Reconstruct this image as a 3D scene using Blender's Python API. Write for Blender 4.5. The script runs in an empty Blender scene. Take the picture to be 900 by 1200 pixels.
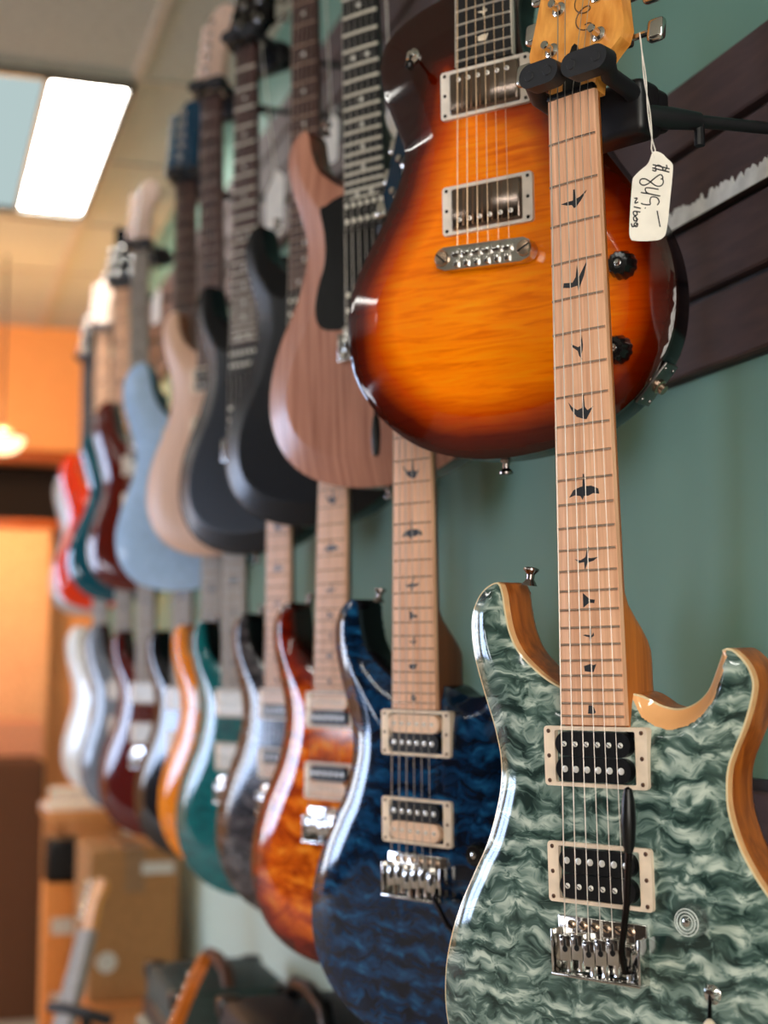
import bpy, bmesh, math, random
import numpy as np
from mathutils import Vector, Matrix, Euler
from mathutils.geometry import delaunay_2d_cdt, tessellate_polygon

random.seed(7)
SC = bpy.context.scene
COL = SC.collection
PI = math.pi
MM = 0.001
CAM_Z = 1.20

# ----------------------------------------------------------------- materials
def lin(c):
    out = []
    for v in c[:3]:
        v = v / 255.0
        out.append(v / 12.92 if v <= 0.04045 else ((v + 0.055) / 1.055) ** 2.4)
    return (*out, 1.0)

class NT:
    def __init__(self, name):
        self.m = bpy.data.materials.new(name)
        self.m.use_nodes = True
        self.t = self.m.node_tree
        self.t.nodes.clear()
        self.out = self.t.nodes.new('ShaderNodeOutputMaterial')
    def n(self, typ, **kw):
        nd = self.t.nodes.new(typ)
        for k, v in kw.items():
            if k.startswith('i_'):
                nd.inputs[k[2:].replace('_', ' ')].default_value = v
            else:
                setattr(nd, k, v)
        return nd
    def l(self, a, b):
        self.t.links.new(a, b)
    def math(self, op, a, b=None, c=None):
        nd = self.n('ShaderNodeMath', operation=op)
        for i, v in enumerate((a, b, c)):
            if v is None: continue
            if isinstance(v, (int, float)): nd.inputs[i].default_value = v
            else: self.l(v, nd.inputs[i])
        return nd.outputs[0]
    def ramp(self, fac, stops, interp='LINEAR'):
        nd = self.n('ShaderNodeValToRGB')
        cr = nd.color_ramp
        cr.interpolation = interp
        while len(cr.elements) < len(stops): cr.elements.new(0.5)
        for e, (p, c) in zip(cr.elements, stops):
            e.position = p; e.color = lin(c)
        self.l(fac, nd.inputs[0])
        return nd.outputs[0]
    def mix(self, fac, a, b, mode='MIX'):
        nd = self.n('ShaderNodeMix', data_type='RGBA', blend_type=mode)
        for i, v in ((0, fac), (6, a), (7, b)):
            if isinstance(v, (int, float)): nd.inputs[i].default_value = v
            elif isinstance(v, tuple): nd.inputs[i].default_value = v
            else: self.l(v, nd.inputs[i])
        return nd.outputs[2]
    def coords(self, scale=(1, 1, 1)):
        tc = self.n('ShaderNodeTexCoord')
        mp = self.n('ShaderNodeMapping')
        mp.inputs['Scale'].default_value = scale
        self.l(tc.outputs['Object'], mp.inputs[0])
        return mp.outputs[0]
    def bsdf(self, color, rough=0.5, metal=0.0, spec=0.5, coat=0.0, trans=0.0, ior=1.5, bump=None, bump_s=0.2, bump_d=0.001):
        p = self.n('ShaderNodeBsdfPrincipled')
        if isinstance(color, tuple): p.inputs['Base Color'].default_value = color
        else: self.l(color, p.inputs['Base Color'])
        if isinstance(rough, (int, float)): p.inputs['Roughness'].default_value = rough
        else: self.l(rough, p.inputs['Roughness'])
        p.inputs['Metallic'].default_value = metal
        p.inputs['Specular IOR Level'].default_value = spec
        p.inputs['Coat Weight'].default_value = coat
        p.inputs['Coat Roughness'].default_value = 0.03
        p.inputs['Transmission Weight'].default_value = trans
        p.inputs['IOR'].default_value = ior
        if bump is not None:
            b = self.n('ShaderNodeBump')
            b.inputs['Strength'].default_value = bump_s
            b.inputs['Distance'].default_value = bump_d
            self.l(bump, b.inputs['Height'])
            self.l(b.outputs[0], p.inputs['Normal'])
        self.l(p.outputs[0], self.out.inputs[0])
        return self.m

MATS = {}
def plain(name, c, rough=0.5, metal=0.0, vary=0.06, **kw):
    if name in MATS: return MATS[name]
    t = NT(name)
    nz = t.n('ShaderNodeTexNoise'); nz.inputs['Scale'].default_value = 60.0
    t.l(t.coords(), nz.inputs['Vector'])
    a = tuple(max(0, v * (1 - vary)) for v in c); b = tuple(min(255, v * (1 + vary)) for v in c)
    MATS[name] = t.bsdf(t.ramp(nz.outputs[0], [(0.3, a), (0.7, b)]), rough, metal, **kw)
    return MATS[name]

def wood(name, dark, light, rough=0.35, scale=(240, 240, 9), coat=0.0, contrast=(0.3, 0.7)):
    if name in MATS: return MATS[name]
    t = NT(name)
    nz = t.n('ShaderNodeTexNoise'); nz.inputs['Scale'].default_value = 1.0
    nz.inputs['Detail'].default_value = 4.0; nz.inputs['Distortion'].default_value = 0.4
    t.l(t.coords(scale), nz.inputs['Vector'])
    MATS[name] = t.bsdf(t.ramp(nz.outputs[0], [(contrast[0], dark), (contrast[1], light)]), rough, coat=coat)
    return MATS[name]

def emission(name, c, s):
    if name in MATS: return MATS[name]
    t = NT(name)
    e = t.n('ShaderNodeEmission'); e.inputs[0].default_value = lin(c); e.inputs[1].default_value = s
    t.l(e.outputs[0], t.out.inputs[0])
    MATS[name] = t.m
    return t.m

def top_finish(name, kind, stops, burst=None, rough=0.07, scoop=None, edge_line=None, scale=1.0, bump=0.0, upper=0.0, asp=1.0):
    """figured guitar top; 'edge' = mm from the outline, 'scoop' = 1 inside the carved cutaway scoop"""
    if name in MATS: return MATS[name]
    t = NT(name)
    if kind == 'quilt':
        v = t.coords((1, 1, 1))
        n1 = t.n('ShaderNodeTexNoise'); n1.inputs['Scale'].default_value = 26.0 * scale
        n1.inputs['Detail'].default_value = 1.5
        t.l(v, n1.inputs['Vector'])
        sub = t.n('ShaderNodeVectorMath', operation='SUBTRACT'); t.l(n1.outputs['Color'], sub.inputs[0]); sub.inputs[1].default_value = (0.5, 0.5, 0.5)
        sc = t.n('ShaderNodeVectorMath', operation='MULTIPLY'); t.l(sub.outputs[0], sc.inputs[0]); sc.inputs[1].default_value = (0.034, 0.0, 0.026)
        ad = t.n('ShaderNodeVectorMath', operation='ADD'); t.l(v, ad.inputs[0]); t.l(sc.outputs[0], ad.inputs[1])
        mp = t.n('ShaderNodeMapping'); mp.inputs['Scale'].default_value = (42 * scale, 1.0, 86 * scale); t.l(ad.outputs[0], mp.inputs[0])
        vo = t.n('ShaderNodeTexVoronoi', feature='SMOOTH_F1'); vo.inputs['Scale'].default_value = 1.0
        vo.inputs['Smoothness'].default_value = 0.35
        t.l(mp.outputs[0], vo.inputs['Vector'])
        # pillow figure of the wood across each figure cell: offset of the point from the cell centre along z
        n2 = t.n('ShaderNodeTexNoise'); n2.inputs['Scale'].default_value = 1.3; n2.inputs['Detail'].default_value = 3.0
        n2.inputs['Distortion'].default_value = 1.0
        t.l(mp.outputs[0], n2.inputs['Vector'])
        s = t.n('ShaderNodeSeparateXYZ'); t.l(mp.outputs[0], s.inputs[0])
        w = t.math('SINE', t.math('MULTIPLY_ADD', n2.outputs[0], 9.0, t.math('MULTIPLY', s.outputs[2], 2.3)))
        w = t.math('MULTIPLY_ADD', w, 0.26, 0.5)
        fig = t.math('ADD', t.math('MULTIPLY', w, 0.62), t.math('MULTIPLY', t.math('SUBTRACT', 1.0, vo.outputs['Distance']), 0.42))
    elif kind == 'flame':
        v = t.coords((30 * scale, 1, 95 * scale * asp))
        n2 = t.n('ShaderNodeTexNoise'); n2.inputs['Scale'].default_value = 1.0; n2.inputs['Detail'].default_value = 3.0
        n2.inputs['Distortion'].default_value = 0.7
        t.l(v, n2.inputs['Vector'])
        fig = n2.outputs[0]
    else:  # straight grain
        v = t.coords((170 * scale, 1, 6 * scale))
        n2 = t.n('ShaderNodeTexNoise'); n2.inputs['Scale'].default_value = 1.0; n2.inputs['Detail'].default_value = 5.0
        t.l(v, n2.inputs['Vector'])
        fig = n2.outputs[0]
    col = t.ramp(fig, stops)
    if burst:
        at = t.n('ShaderNodeAttribute', attribute_name='edge')
        nb = t.n('ShaderNodeTexNoise'); nb.inputs['Scale'].default_value = 14.0
        t.l(t.coords(), nb.inputs['Vector'])
        e = t.math('MULTIPLY_ADD', nb.outputs[0], 14.0, t.math('SUBTRACT', at.outputs['Fac'], 7.0))
        f = t.math('DIVIDE', e, 140.0)
        if upper:
            sz = t.n('ShaderNodeSeparateXYZ'); t.l(t.coords(), sz.inputs[0])
            f = t.math('SUBTRACT', f, t.math('MULTIPLY', t.math('MAXIMUM', t.math('SUBTRACT', sz.outputs[2], 0.095), 0.0), upper))
        tint = t.ramp(f, burst)
        col = t.mix(1.0, col, tint, 'MULTIPLY')
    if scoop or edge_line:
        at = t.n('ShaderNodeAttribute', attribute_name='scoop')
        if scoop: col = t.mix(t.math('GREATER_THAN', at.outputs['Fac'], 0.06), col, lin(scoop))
    if edge_line:
        ae = t.n('ShaderNodeAttribute', attribute_name='edge')
        col = t.mix(t.math('LESS_THAN', ae.outputs['Fac'], 1.3), col, lin(edge_line))
    MATS[name] = t.bsdf(col, rough, spec=0.5, bump=fig if bump else None, bump_s=bump, bump_d=0.0006)
    return MATS[name]

# -------------------------------------------------------------- mesh helpers
def newbm(): return bmesh.new()

def _xf(bm, verts, M):
    for v in verts: v.co = M @ v.co

def box(bm, c, s, bev=0.0, seg=2, M=None, mi=0):
    r = bmesh.ops.create_cube(bm, size=1.0)
    vs = r['verts']
    for v in vs: v.co = Vector((v.co.x * s[0], v.co.y * s[1], v.co.z * s[2]))
    fs = set(f for v in vs for f in v.link_faces)
    if bev > 0:
        es = list(set(e for v in vs for e in v.link_edges))
        rr = bmesh.ops.bevel(bm, geom=es, offset=bev, segments=seg, profile=0.5, affect='EDGES')
        fs = set(f for f in fs if f.is_valid) | set(rr['faces'])
        vs = list(set(v for f in fs for v in f.verts))
    T = Matrix.Translation(c)
    if M is not None: T = M @ T
    _xf(bm, vs, T)
    for f in fs:
        if f.is_valid: f.material_index = mi
    return vs

def cyl(bm, p0, p1, r0, r1=None, seg=20, mi=0):
    p0, p1 = Vector(p0), Vector(p1)
    if r1 is None: r1 = r0
    d = p1 - p0
    q = d.to_track_quat('Z', 'Y').to_matrix().to_4x4()
    r = bmesh.ops.create_cone(bm, cap_ends=True, cap_tris=False, segments=seg, radius1=r0, radius2=r1, depth=d.length)
    _xf(bm, r['verts'], Matrix.Translation((p0 + p1) / 2) @ q)
    for f in set(f for v in r['verts'] for f in v.link_faces): f.material_index = mi

def lathe(bm, prof, origin, axis, seg=24, mi=0, wob=None):
    """prof: (radius, height) list along the axis"""
    q = Vector(axis).to_track_quat('Z', 'Y').to_matrix()
    o = Vector(origin); rings = []
    for r, h in prof:
        ring = []
        for k in range(seg):
            a = 2 * PI * k / seg
            rr = max(r, 1e-5) * (wob(k, seg, h) if wob else 1.0)
            ring.append(bm.verts.new(o + q @ Vector((rr * math.cos(a), rr * math.sin(a), h))))
        rings.append(ring)
    for a, b in zip(rings, rings[1:]):
        for k in range(seg):
            f = bm.faces.new((a[k], a[(k + 1) % seg], b[(k + 1) % seg], b[k])); f.material_index = mi
    bm.faces.new(list(reversed(rings[0]))).material_index = mi
    bm.faces.new(rings[-1]).material_index = mi

def tube(bm, pts, r, seg=8, mi=0):
    pts = [Vector(p) for p in pts]
    rad = r if isinstance(r, (list, tuple)) else [r] * len(pts)
    rings = []
    prev = None
    for i, p in enumerate(pts):
        t = (pts[min(i + 1, len(pts) - 1)] - pts[max(i - 1, 0)]).normalized()
        if prev is None:
            up = Vector((0, 0, 1)) if abs(t.z) < 0.9 else Vector((1, 0, 0))
            a = t.cross(up).normalized()
        else:
            a = (prev - t * prev.dot(t)).normalized()
        prev = a
        b = t.cross(a)
        rings.append([bm.verts.new(p + (a * math.cos(2 * PI * k / seg) + b * math.sin(2 * PI * k / seg)) * rad[i]) for k in range(seg)])
    for x, y in zip(rings, rings[1:]):
        for k in range(seg):
            bm.faces.new((x[k], x[(k + 1) % seg], y[(k + 1) % seg], y[k])).material_index = mi
    bm.faces.new(list(reversed(rings[0]))).material_index = mi
    bm.faces.new(rings[-1]).material_index = mi

def prism(bm, poly, y0, y1, mi=0, hole=None, M=None):
    """extrude an (x,z) polygon from y0 (front) to y1 (back); hole: an inner polygon with as many points"""
    def P(p, y):
        v = Vector((p[0], y, p[1]))
        return bm.verts.new(M @ v if M else v)
    n = len(poly)
    a = [P(p, y0) for p in poly]; b = [P(p, y1) for p in poly]
    for i in range(n):
        j = (i + 1) % n
        bm.faces.new((a[i], a[j], b[j], b[i])).material_index = mi
    if hole:
        c = [P(p, y0) for p in hole]; d = [P(p, y1) for p in hole]
        for i in range(n):
            j = (i + 1) % n
            bm.faces.new((a[j], a[i], c[i], c[j])).material_index = mi
            bm.faces.new((b[i], b[j], d[j], d[i])).material_index = mi
            bm.faces.new((c[j], c[i], d[i], d[j])).material_index = mi
    else:
        for tri in tessellate_polygon([[Vector((p[0], p[1], 0)) for p in poly]]):
            try:
                bm.faces.new([a[i] for i in tri]).material_index = mi
                bm.faces.new([b[i] for i in reversed(tri)]).material_index = mi
            except ValueError: pass

def rrect(w, h, r, cx=0, cz=0, n=5):
    out = []
    for sx, sz, a0 in ((1, 1, 0), (-1, 1, PI / 2), (-1, -1, PI), (1, -1, 1.5 * PI)):
        for k in range(n + 1):
            a = a0 + PI / 2 * k / n
            out.append((cx + sx * (w / 2 - r) + r * math.cos(a), cz + sz * (h / 2 - r) + r * math.sin(a)))
    return out

def finish(name, bm, mats, sharp=35.0, smooth=True):
    bmesh.ops.recalc_face_normals(bm, faces=bm.faces[:])
    if smooth:
        lim = math.radians(sharp)
        for f in bm.faces: f.smooth = True
        for e in bm.edges:
            if len(e.link_faces) == 2 and e.calc_face_angle(0) > lim: e.smooth = False
    me = bpy.data.meshes.new(name)
    bm.to_mesh(me); bm.free()
    for m in (mats if isinstance(mats, (list, tuple)) else [mats]): me.materials.append(m)
    return me

def link(name, me, parent=None, loc=None):
    o = bpy.data.objects.new(name, me)
    COL.objects.link(o)
    if parent is not None: o.parent = parent
    if loc is not None: o.location = loc
    return o

def obj(name, bm, mats, parent=None, loc=None, **kw):
    return link(name, finish(name, bm, mats, **kw), parent, loc)

def tag(o, label=None, cat=None, group=None, kind=None):
    if label: o['label'] = label
    if cat: o['category'] = cat
    if group: o['group'] = group
    if kind: o['kind'] = kind
    return o

def empty(name, loc, rot=None):
    o = bpy.data.objects.new(name, None)
    o.empty_display_size = 0.05
    COL.objects.link(o)
    o.location = loc
    if rot is not None: o.rotation_euler = rot
    return o

# ------------------------------------------------------- the guitar wall axis
WS = Vector((-0.3095, 0.951, 0.0))      # along the wall, away from the camera
WN = Vector((-0.951, -0.3095, 0.0))     # out of the wall into the shop
W0 = Vector((0.342, 1.26, 0.0))         # a point on the face of the slat boards
def W(s, off, z): return W0 + WS * s + WN * off + Vector((0, 0, z))
def wall_s(p): return (Vector((p[0], p[1], 0)) - W0).dot(WS)
def wall_off(p): return (Vector((p[0], p[1], 0)) - W0).dot(WN)

# ------------------------------------------------------------ guitar outlines
C24 = [(-95, 263), (-110, 257), (-120, 243), (-123, 226), (-120, 202), (-111, 173), (-102, 147), (-97, 122), (-99, 97), (-111, 61),
       (-125, 36), (-142, 6), (-154, -24), (-160, -53), (-159, -86), (-147, -118), (-124, -145), (-90, -164), (-48, -175), (-5, -178),
       (40, -175), (84, -163), (120, -142), (147, -112), (161, -78), (164, -45), (159, -12), (146, 14), (131, 37), (120, 52), (110, 70),
       (103, 92), (102, 109), (104, 124), (110, 138), (117, 152), (123, 168), (126, 182), (123, 193), (117, 201), (109, 207), (103, 206),
       (97, 201), (90, 190), (82, 177), (71, 168), (58, 164), (46, 166), (37, 171), (29, 175), (10, 178), (-12, 178), (-30, 177),
       (-37, 180), (-49, 186), (-62, 195), (-76, 208), (-84, 223), (-88, 240), (-90, 254)]
C24_SCOOP = (41, 49)        # control points of the treble cutaway
SCUT = [(-27, 251), (-51, 248), (-77, 241), (-102, 229), (-115, 214), (-119, 194), (-114, 167), (-104, 140), (-95, 118), (-93, 103), (-99, 84),
        (-112, 57), (-128, 31), (-145, 4), (-155, -20), (-159, -50), (-154, -88), (-139, -118), (-114, -146), (-83, -167), (-52, -178), (-18, -184),
        (20, -184), (60, -178), (98, -164), (130, -143), (152, -118), (165, -90), (169, -57), (166, -28), (158, -3), (143, 24), (122, 54), (104, 82), (95, 106),
        (94, 130), (101, 155), (108, 176), (107, 193), (97, 202), (84, 198), (72, 186), (60, 175), (47, 170), (36, 174), (30, 188), (28, 218), (26, 245)]
STRAT = [(-96, 287), (-118, 280), (-135, 262), (-142, 235), (-138, 200), (-124, 158), (-111, 115), (-112, 75), (-130, 28), (-148, -20), (-154, -62),
         (-144, -104), (-115, -138), (-70, -156), (-18, -162), (40, -155), (100, -131), (145, -88), (164, -38), (160, 12), (140, 55), (120, 95), (113, 135),
         (121, 176), (127, 212), (116, 236), (98, 238), (80, 212), (62, 182), (42, 166), (29, 163), (0, 165), (-29, 170), (-50, 184), (-68, 206), (-79, 236), (-85, 266)]

def resample(ctrl, step):
    """closed Catmull-Rom through the control points, resampled evenly; also gives the control parameter"""
    P = np.array(ctrl, float); n = len(P); pts = []; par = []
    for i in range(n):
        p0, p1, p2, p3 = P[(i - 1) % n], P[i], P[(i + 1) % n], P[(i + 2) % n]
        for t in np.linspace(0, 1, 14, endpoint=False):
            pts.append(0.5 * ((2 * p1) + (p2 - p0) * t + (2 * p0 - 5 * p1 + 4 * p2 - p3) * t * t + (3 * p1 - p0 - 3 * p2 + p3) * t ** 3)); par.append(i + t)
    pts = np.array(pts); par = np.array(par)
    d = np.r_[0, np.cumsum(np.linalg.norm(np.diff(np.vstack([pts, pts[:1]]), axis=0), axis=1))]
    m = int(d[-1] / step); s = np.linspace(0, d[-1], m, endpoint=False)
    pp = np.vstack([pts, pts[:1]]); qq = np.r_[par, n]
    return np.stack([np.interp(s, d, pp[:, 0]), np.interp(s, d, pp[:, 1])], 1), np.interp(s, d, qq)

def seg_dist(Q, A, B):
    """distance of every point of Q to the nearest of the segments A-B"""
    D = B - A; L = (D * D).sum(1) + 1e-12
    best = np.full(len(Q), 1e9)
    for k in range(0, len(Q), 2000):
        q = Q[k:k + 2000, None, :] - A[None]
        t = np.clip((q * D[None]).sum(2) / L[None], 0, 1)
        best[k:k + 2000] = np.sqrt(((q - t[..., None] * D[None]) ** 2).sum(2)).min(1)
    return best

def inside(Q, P):
    x, y = Q[:, 0], Q[:, 1]; r = np.zeros(len(Q), bool); j = len(P) - 1
    for i in range(len(P)):
        xi, yi = P[i]; xj, yj = P[j]
        c = ((yi > y) != (yj > y)) & (x < (xj - xi) * (y - yi) / ((yj - yi) if yj != yi else 1e-9) + xi)
        r ^= c; j = i
    return r

def sstep(t):
    t = np.clip(t, 0, 1); return t * t * (3 - 2 * t)

BODY_CACHE = {}
def body_geom(shape, profile, step):
    """outline, triangulated front, height field. y: 0 is the fretboard face, + is towards the back"""
    key = (shape, profile, step)
    if key in BODY_CACHE: return BODY_CACHE[key]
    ctrl = {'c24': C24, 'scut': SCUT, 'strat': STRAT}[shape]
    out, par = resample(ctrl, step)
    n = len(out)
    A, B = out, np.roll(out, -1, 0)
    lo, hi = out.min(0), out.max(0)
    gx = np.arange(lo[0], hi[0], step); gz = np.arange(lo[1], hi[1], step * 0.87)
    G = np.array([(x + (step / 2 if k % 2 else 0), z) for k, z in enumerate(gz) for x in gx])
    G = G[inside(G, out)]
    G = G[seg_dist(G, A, B) > step * 0.55]
    extra = []
    if profile in ('bevel', 'softbevel'):
        T = np.roll(out, -1, 0) - np.roll(out, 1, 0); T /= np.linalg.norm(T, axis=1)[:, None]
        N = np.stack([-T[:, 1], T[:, 0]], 1)
        bw = 38.0 if shape == 'scut' else 34.0
        for d in (bw - 1.6, bw, bw + 1.6):
            for sgn in (1, -1):
                q = out + N * d * sgn
                ok = inside(q, out); q = q[ok]
                if len(q):
                    dd = seg_dist(q, A, B); extra.append(q[np.abs(dd - d) < 0.25])
        if extra:
            extra = np.vstack(extra)
            gd = seg_dist(G, A, B)
            G = G[np.abs(gd - bw) > 3.0]
            G = np.vstack([G, extra])
    pts = [Vector((float(p[0]), float(p[1]))) for p in out] + [Vector((float(p[0]), float(p[1]))) for p in G]
    res = delaunay_2d_cdt(pts, [], [list(range(n))], 1, 1e-4)
    V = np.array([(v.x, v.y) for v in res[0]]); F = res[2]; orig = res[3]
    where = {}
    for i, os_ in enumerate(orig):
        for o_ in os_: where[o_] = i
    ring = [where[i] for i in range(n)]
    d = seg_dist(V, A, B); d[ring] = 0.0
    if profile == 'carve':
        y = 14.0 - 9.0 * (1 - (1 - np.clip(d / 54.0, 0, 1)) ** 2.2)
    elif profile == 'bevel':
        bw = 38.0 if shape == 'scut' else 34.0
        y = 15.5 - 9.5 * np.minimum(d / bw, 1.0) - 0.6 * sstep(d / 3.0)
    elif profile == 'softbevel':
        bw = 24.0
        y = 17.5 - 11.0 * sstep(np.minimum(d / bw, 1.0) * 0.5 + 0.25 * np.minimum(d / bw, 1.0)) - 0.8 * sstep(d / 4.0)
        y = y + (6.0 - y.min())
    else:
        y = 9.0 - 2.5 * np.sqrt(np.clip(1 - (1 - np.minimum(d / 5.0, 1)) ** 2, 0, 1)) + 0 * d
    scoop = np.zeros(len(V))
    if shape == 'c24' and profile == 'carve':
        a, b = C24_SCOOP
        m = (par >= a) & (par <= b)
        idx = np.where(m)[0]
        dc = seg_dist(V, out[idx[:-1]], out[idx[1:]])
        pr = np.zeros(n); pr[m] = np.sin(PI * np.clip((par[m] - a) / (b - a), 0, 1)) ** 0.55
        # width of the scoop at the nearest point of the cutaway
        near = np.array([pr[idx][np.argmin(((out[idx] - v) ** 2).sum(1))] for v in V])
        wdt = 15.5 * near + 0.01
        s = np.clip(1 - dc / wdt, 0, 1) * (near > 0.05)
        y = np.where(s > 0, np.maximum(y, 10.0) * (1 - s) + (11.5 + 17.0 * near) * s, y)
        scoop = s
    BODY_CACHE[key] = (V, F, ring, d, y, scoop)
    return BODY_CACHE[key]

def make_body(shape, profile, step, mats, back_y=55.0):
    """mats: top, cap edge, sides and back"""
    V, F, ring, d, y, scoop = body_geom(shape, profile, step)
    verts = [(v[0] * MM, yy * MM, v[1] * MM) for v, yy in zip(V, y)]
    faces = [tuple(f) for f in F]; mi = [0] * len(faces)
    n = len(ring)
    edge = list(d); sc = list(scoop)
    c = V[ring]
    T = np.roll(c, -1, 0) - np.roll(c, 1, 0); T /= np.linalg.norm(T, axis=1)[:, None]
    area = 0.5 * np.sum(c[:, 0] * np.roll(c[:, 1], -1) - np.roll(c[:, 0], -1) * c[:, 1])
    N = np.stack([-T[:, 1], T[:, 0]], 1) * (1 if area > 0 else -1)   # inward
    ye = y[ring]
    levels = [(ye + 0.0, 0.0), (np.maximum(ye + 0.6, 20.5), 0.0), (np.full(n, back_y - 7.0), 0.0), (np.full(n, back_y - 3.0), 1.2), (np.full(n, back_y - 0.8), 3.6), (np.full(n, back_y), 7.0)]
    rings = []
    for yy, ins in levels:
        base = len(verts)
        for k in range(n):
            p = c[k] + N[k] * ins
            verts.append((p[0] * MM, yy[k] * MM, p[1] * MM)); edge.append(0.0); sc.append(0.0)
        rings.append(list(range(base, base + n)))
    for li, (r0, r1) in enumerate(zip(rings, rings[1:])):
        for k in range(n):
            faces.append((r0[k], r0[(k + 1) % n], r1[(k + 1) % n], r1[k])); mi.append(1 if li == 0 else 2)
    # back: the same triangulation on the inset outline
    lut = {}
    for k, i in enumerate(ring): lut[i] = rings[-1][k]
    for i in range(len(V)):
        if i not in lut:
            lut[i] = len(verts); verts.append((V[i][0] * MM, back_y * MM, V[i][1] * MM)); edge.append(30.0); sc.append(0.0)
    for f in F:
        faces.append(tuple(lut[i] for i in reversed(f))); mi.append(2)
    me = bpy.data.meshes.new('body')
    me.from_pydata(verts, [], faces)
    me.polygons.foreach_set('material_index', mi)
    me.polygons.foreach_set('use_smooth', [True] * len(faces))
    at = me.attributes.new('edge', 'FLOAT', 'POINT'); at.data.foreach_set('value', np.array(edge, np.float32))
    at = me.attributes.new('scoop', 'FLOAT', 'POINT'); at.data.foreach_set('value', np.array(sc, np.float32))
    for m in mats: me.materials.append(m)
    bm = bmesh.new(); bm.from_mesh(me)
    bmesh.ops.recalc_face_normals(bm, faces=bm.faces[:])
    for e in bm.edges:
        if len(e.link_faces) == 2 and e.link_faces[0].material_index != e.link_faces[1].material_index: e.smooth = False
        elif profile == 'bevel' and len(e.link_faces) == 2 and e.calc_face_angle(0) > math.radians(55): e.smooth = False
    bm.to_mesh(me); bm.free()
    return me

# ------------------------------------------------------------------- hardware
SCALE = 635.0
def fz(n): return SCALE * 2 ** (-n / 12)
def bw(z):  # half width of the fretboard
    t = (SCALE - z) / SCALE
    return (42.9 + (56.8 - 42.9) * t / 0.75) / 2

BIRDS = {3: (12.0, [(-1, .05), (-.55, -.12), (-.15, -.18), (.0, -.42), (.2, -.34), (.55, 0), (1, .55), (.45, .22), (.16, .16), (.1, .8), (-.02, .8), (-.06, .1), (-.5, .1)]),
         5: (12.5, [(-1, -.4), (-.5, -.5), (.05, -.45), (.12, -.8), (.27, -.45), (.55, .1), (.8, .95), (.4, .4), (.17, .05), (.06, .85), (-.06, .1), (-.3, -.2), (-.95, -.12)]),
         7: (9.5, [(-.75, .4), (-.1, .05), (.12, .1), (.32, .95), (.4, .1), (.33, -.3), (.15, -.7), (.3, -1.05), (-.02, -.65), (-.12, -.25), (-.6, .1)]),
         9: (11.5, [(-1, .6), (-.8, .1), (-.35, -.45), (.1, -.62), (.4, -.7), (.6, -.4), (.95, .1), (.5, -.1), (.3, .15), (.25, .9), (.13, .9), (.08, .1), (-.3, .0), (-.7, .25)]),
         12: (13.5, [(-1, -.3), (-.7, .1), (-.2, .25), (-.09, .25), (-.04, .95), (.05, .95), (.09, .25), (.5, .25), (.95, .05), (1, -.25), (.6, -.18), (.3, -.3), (.0, -.28), (-.1, -.5), (-.25, -.28), (-.6, -.2)]),
         15: (10.5, [(-1, .1), (-.6, -.2), (-.2, -.15), (-.15, -.75), (.1, -.2), (.6, -.1), (1, .15), (.4, .1), (.1, .15), (.28, .9), (.13, .95), (-.07, .2), (-.5, .0)]),
         17: (6.0, [(-.7, .9), (-.7, -.95), (.2, -.35), (.95, -.45), (1.05, 0), (.3, .1), (-.2, .5)]),
         19: (5.5, [(-1, .1), (-.3, -.12), (.06, -.2), (.15, -.9), (.42, -.2), (.85, 0), (.75, .45), (.42, .0), (.38, .95), (.15, .95), (.1, .1), (-.6, .2)]),
         21: (6.0, [(-.9, .25), (-.8, -.4), (0, -.5), (.5, -.5), (.95, .5), (.5, .35), (0, .5), (-.5, .35)]),
         24: (5.0, [(-.5, .65), (-.65, -.55), (.3, -.65), (.75, -.35), (.5, .2), (.25, .65)])}

STR_R = [0.50, 0.44, 0.38, 0.30, 0.26, 0.24]
def sx(i, z):  # string position across, bass string first
    t = (SCALE - z) / SCALE
    half = (35.0 + (52.0 - 35.0) * t) / 2
    return -half + 2 * half * i / 5.0

CH = lambda: plain('chrome', (205, 203, 200), 0.12, 1.0, vary=0.03)
NK = lambda: plain('nickel_cover', (128, 114, 106), 0.14, 1.0, vary=0.03)
BLK = lambda: plain('black_plastic', (9, 10, 12), 0.3, spec=0.35)
RUB = lambda: plain('black_rubber', (20, 21, 26), 0.55)
DARKM = lambda: plain('dark_steel', (40, 36, 36), 0.25, 1.0)
CRM = lambda: plain('cream_plastic', (226, 205, 182), 0.35)
BOBC = lambda: plain('cream_bobbin', (228, 190, 160), 0.35)
STEEL = lambda: plain('string_steel', (186, 180, 172), 0.3, 1.0)

MCACHE = {}
def cached(key, fn):
    if key not in MCACHE: MCACHE[key] = fn()
    return MCACHE[key]

def mk_disc_mesh(name, r, h, mat, slot=False, seg=14):
    def f():
        bm = newbm()
        lathe(bm, [(r, 0), (r, -h * 0.6), (r * 0.75, -h), (0.0001, -h)], (0, 0, 0), (0, 1, 0), seg)
        return finish(name, bm, mat)
    return cached((name, r, h, mat.name), f)

def screw_mesh(name, r, h, mat):
    def f():
        bm = newbm()
        lathe(bm, [(r, 0), (r, -h * 0.5), (r * 0.7, -h), (0.0001, -h * 1.1)], (0, 0, 0), (0, 1, 0), 12)
        box(bm, (0, -h * 1.08, 0), (r * 1.5, h * 0.25, r * 0.3), mi=1, M=Matrix.Rotation(0.6, 4, 'Y'))
        return finish(name, bm, [mat, BLK()])
    return cached((name, r, h, mat.name), f)

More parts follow.
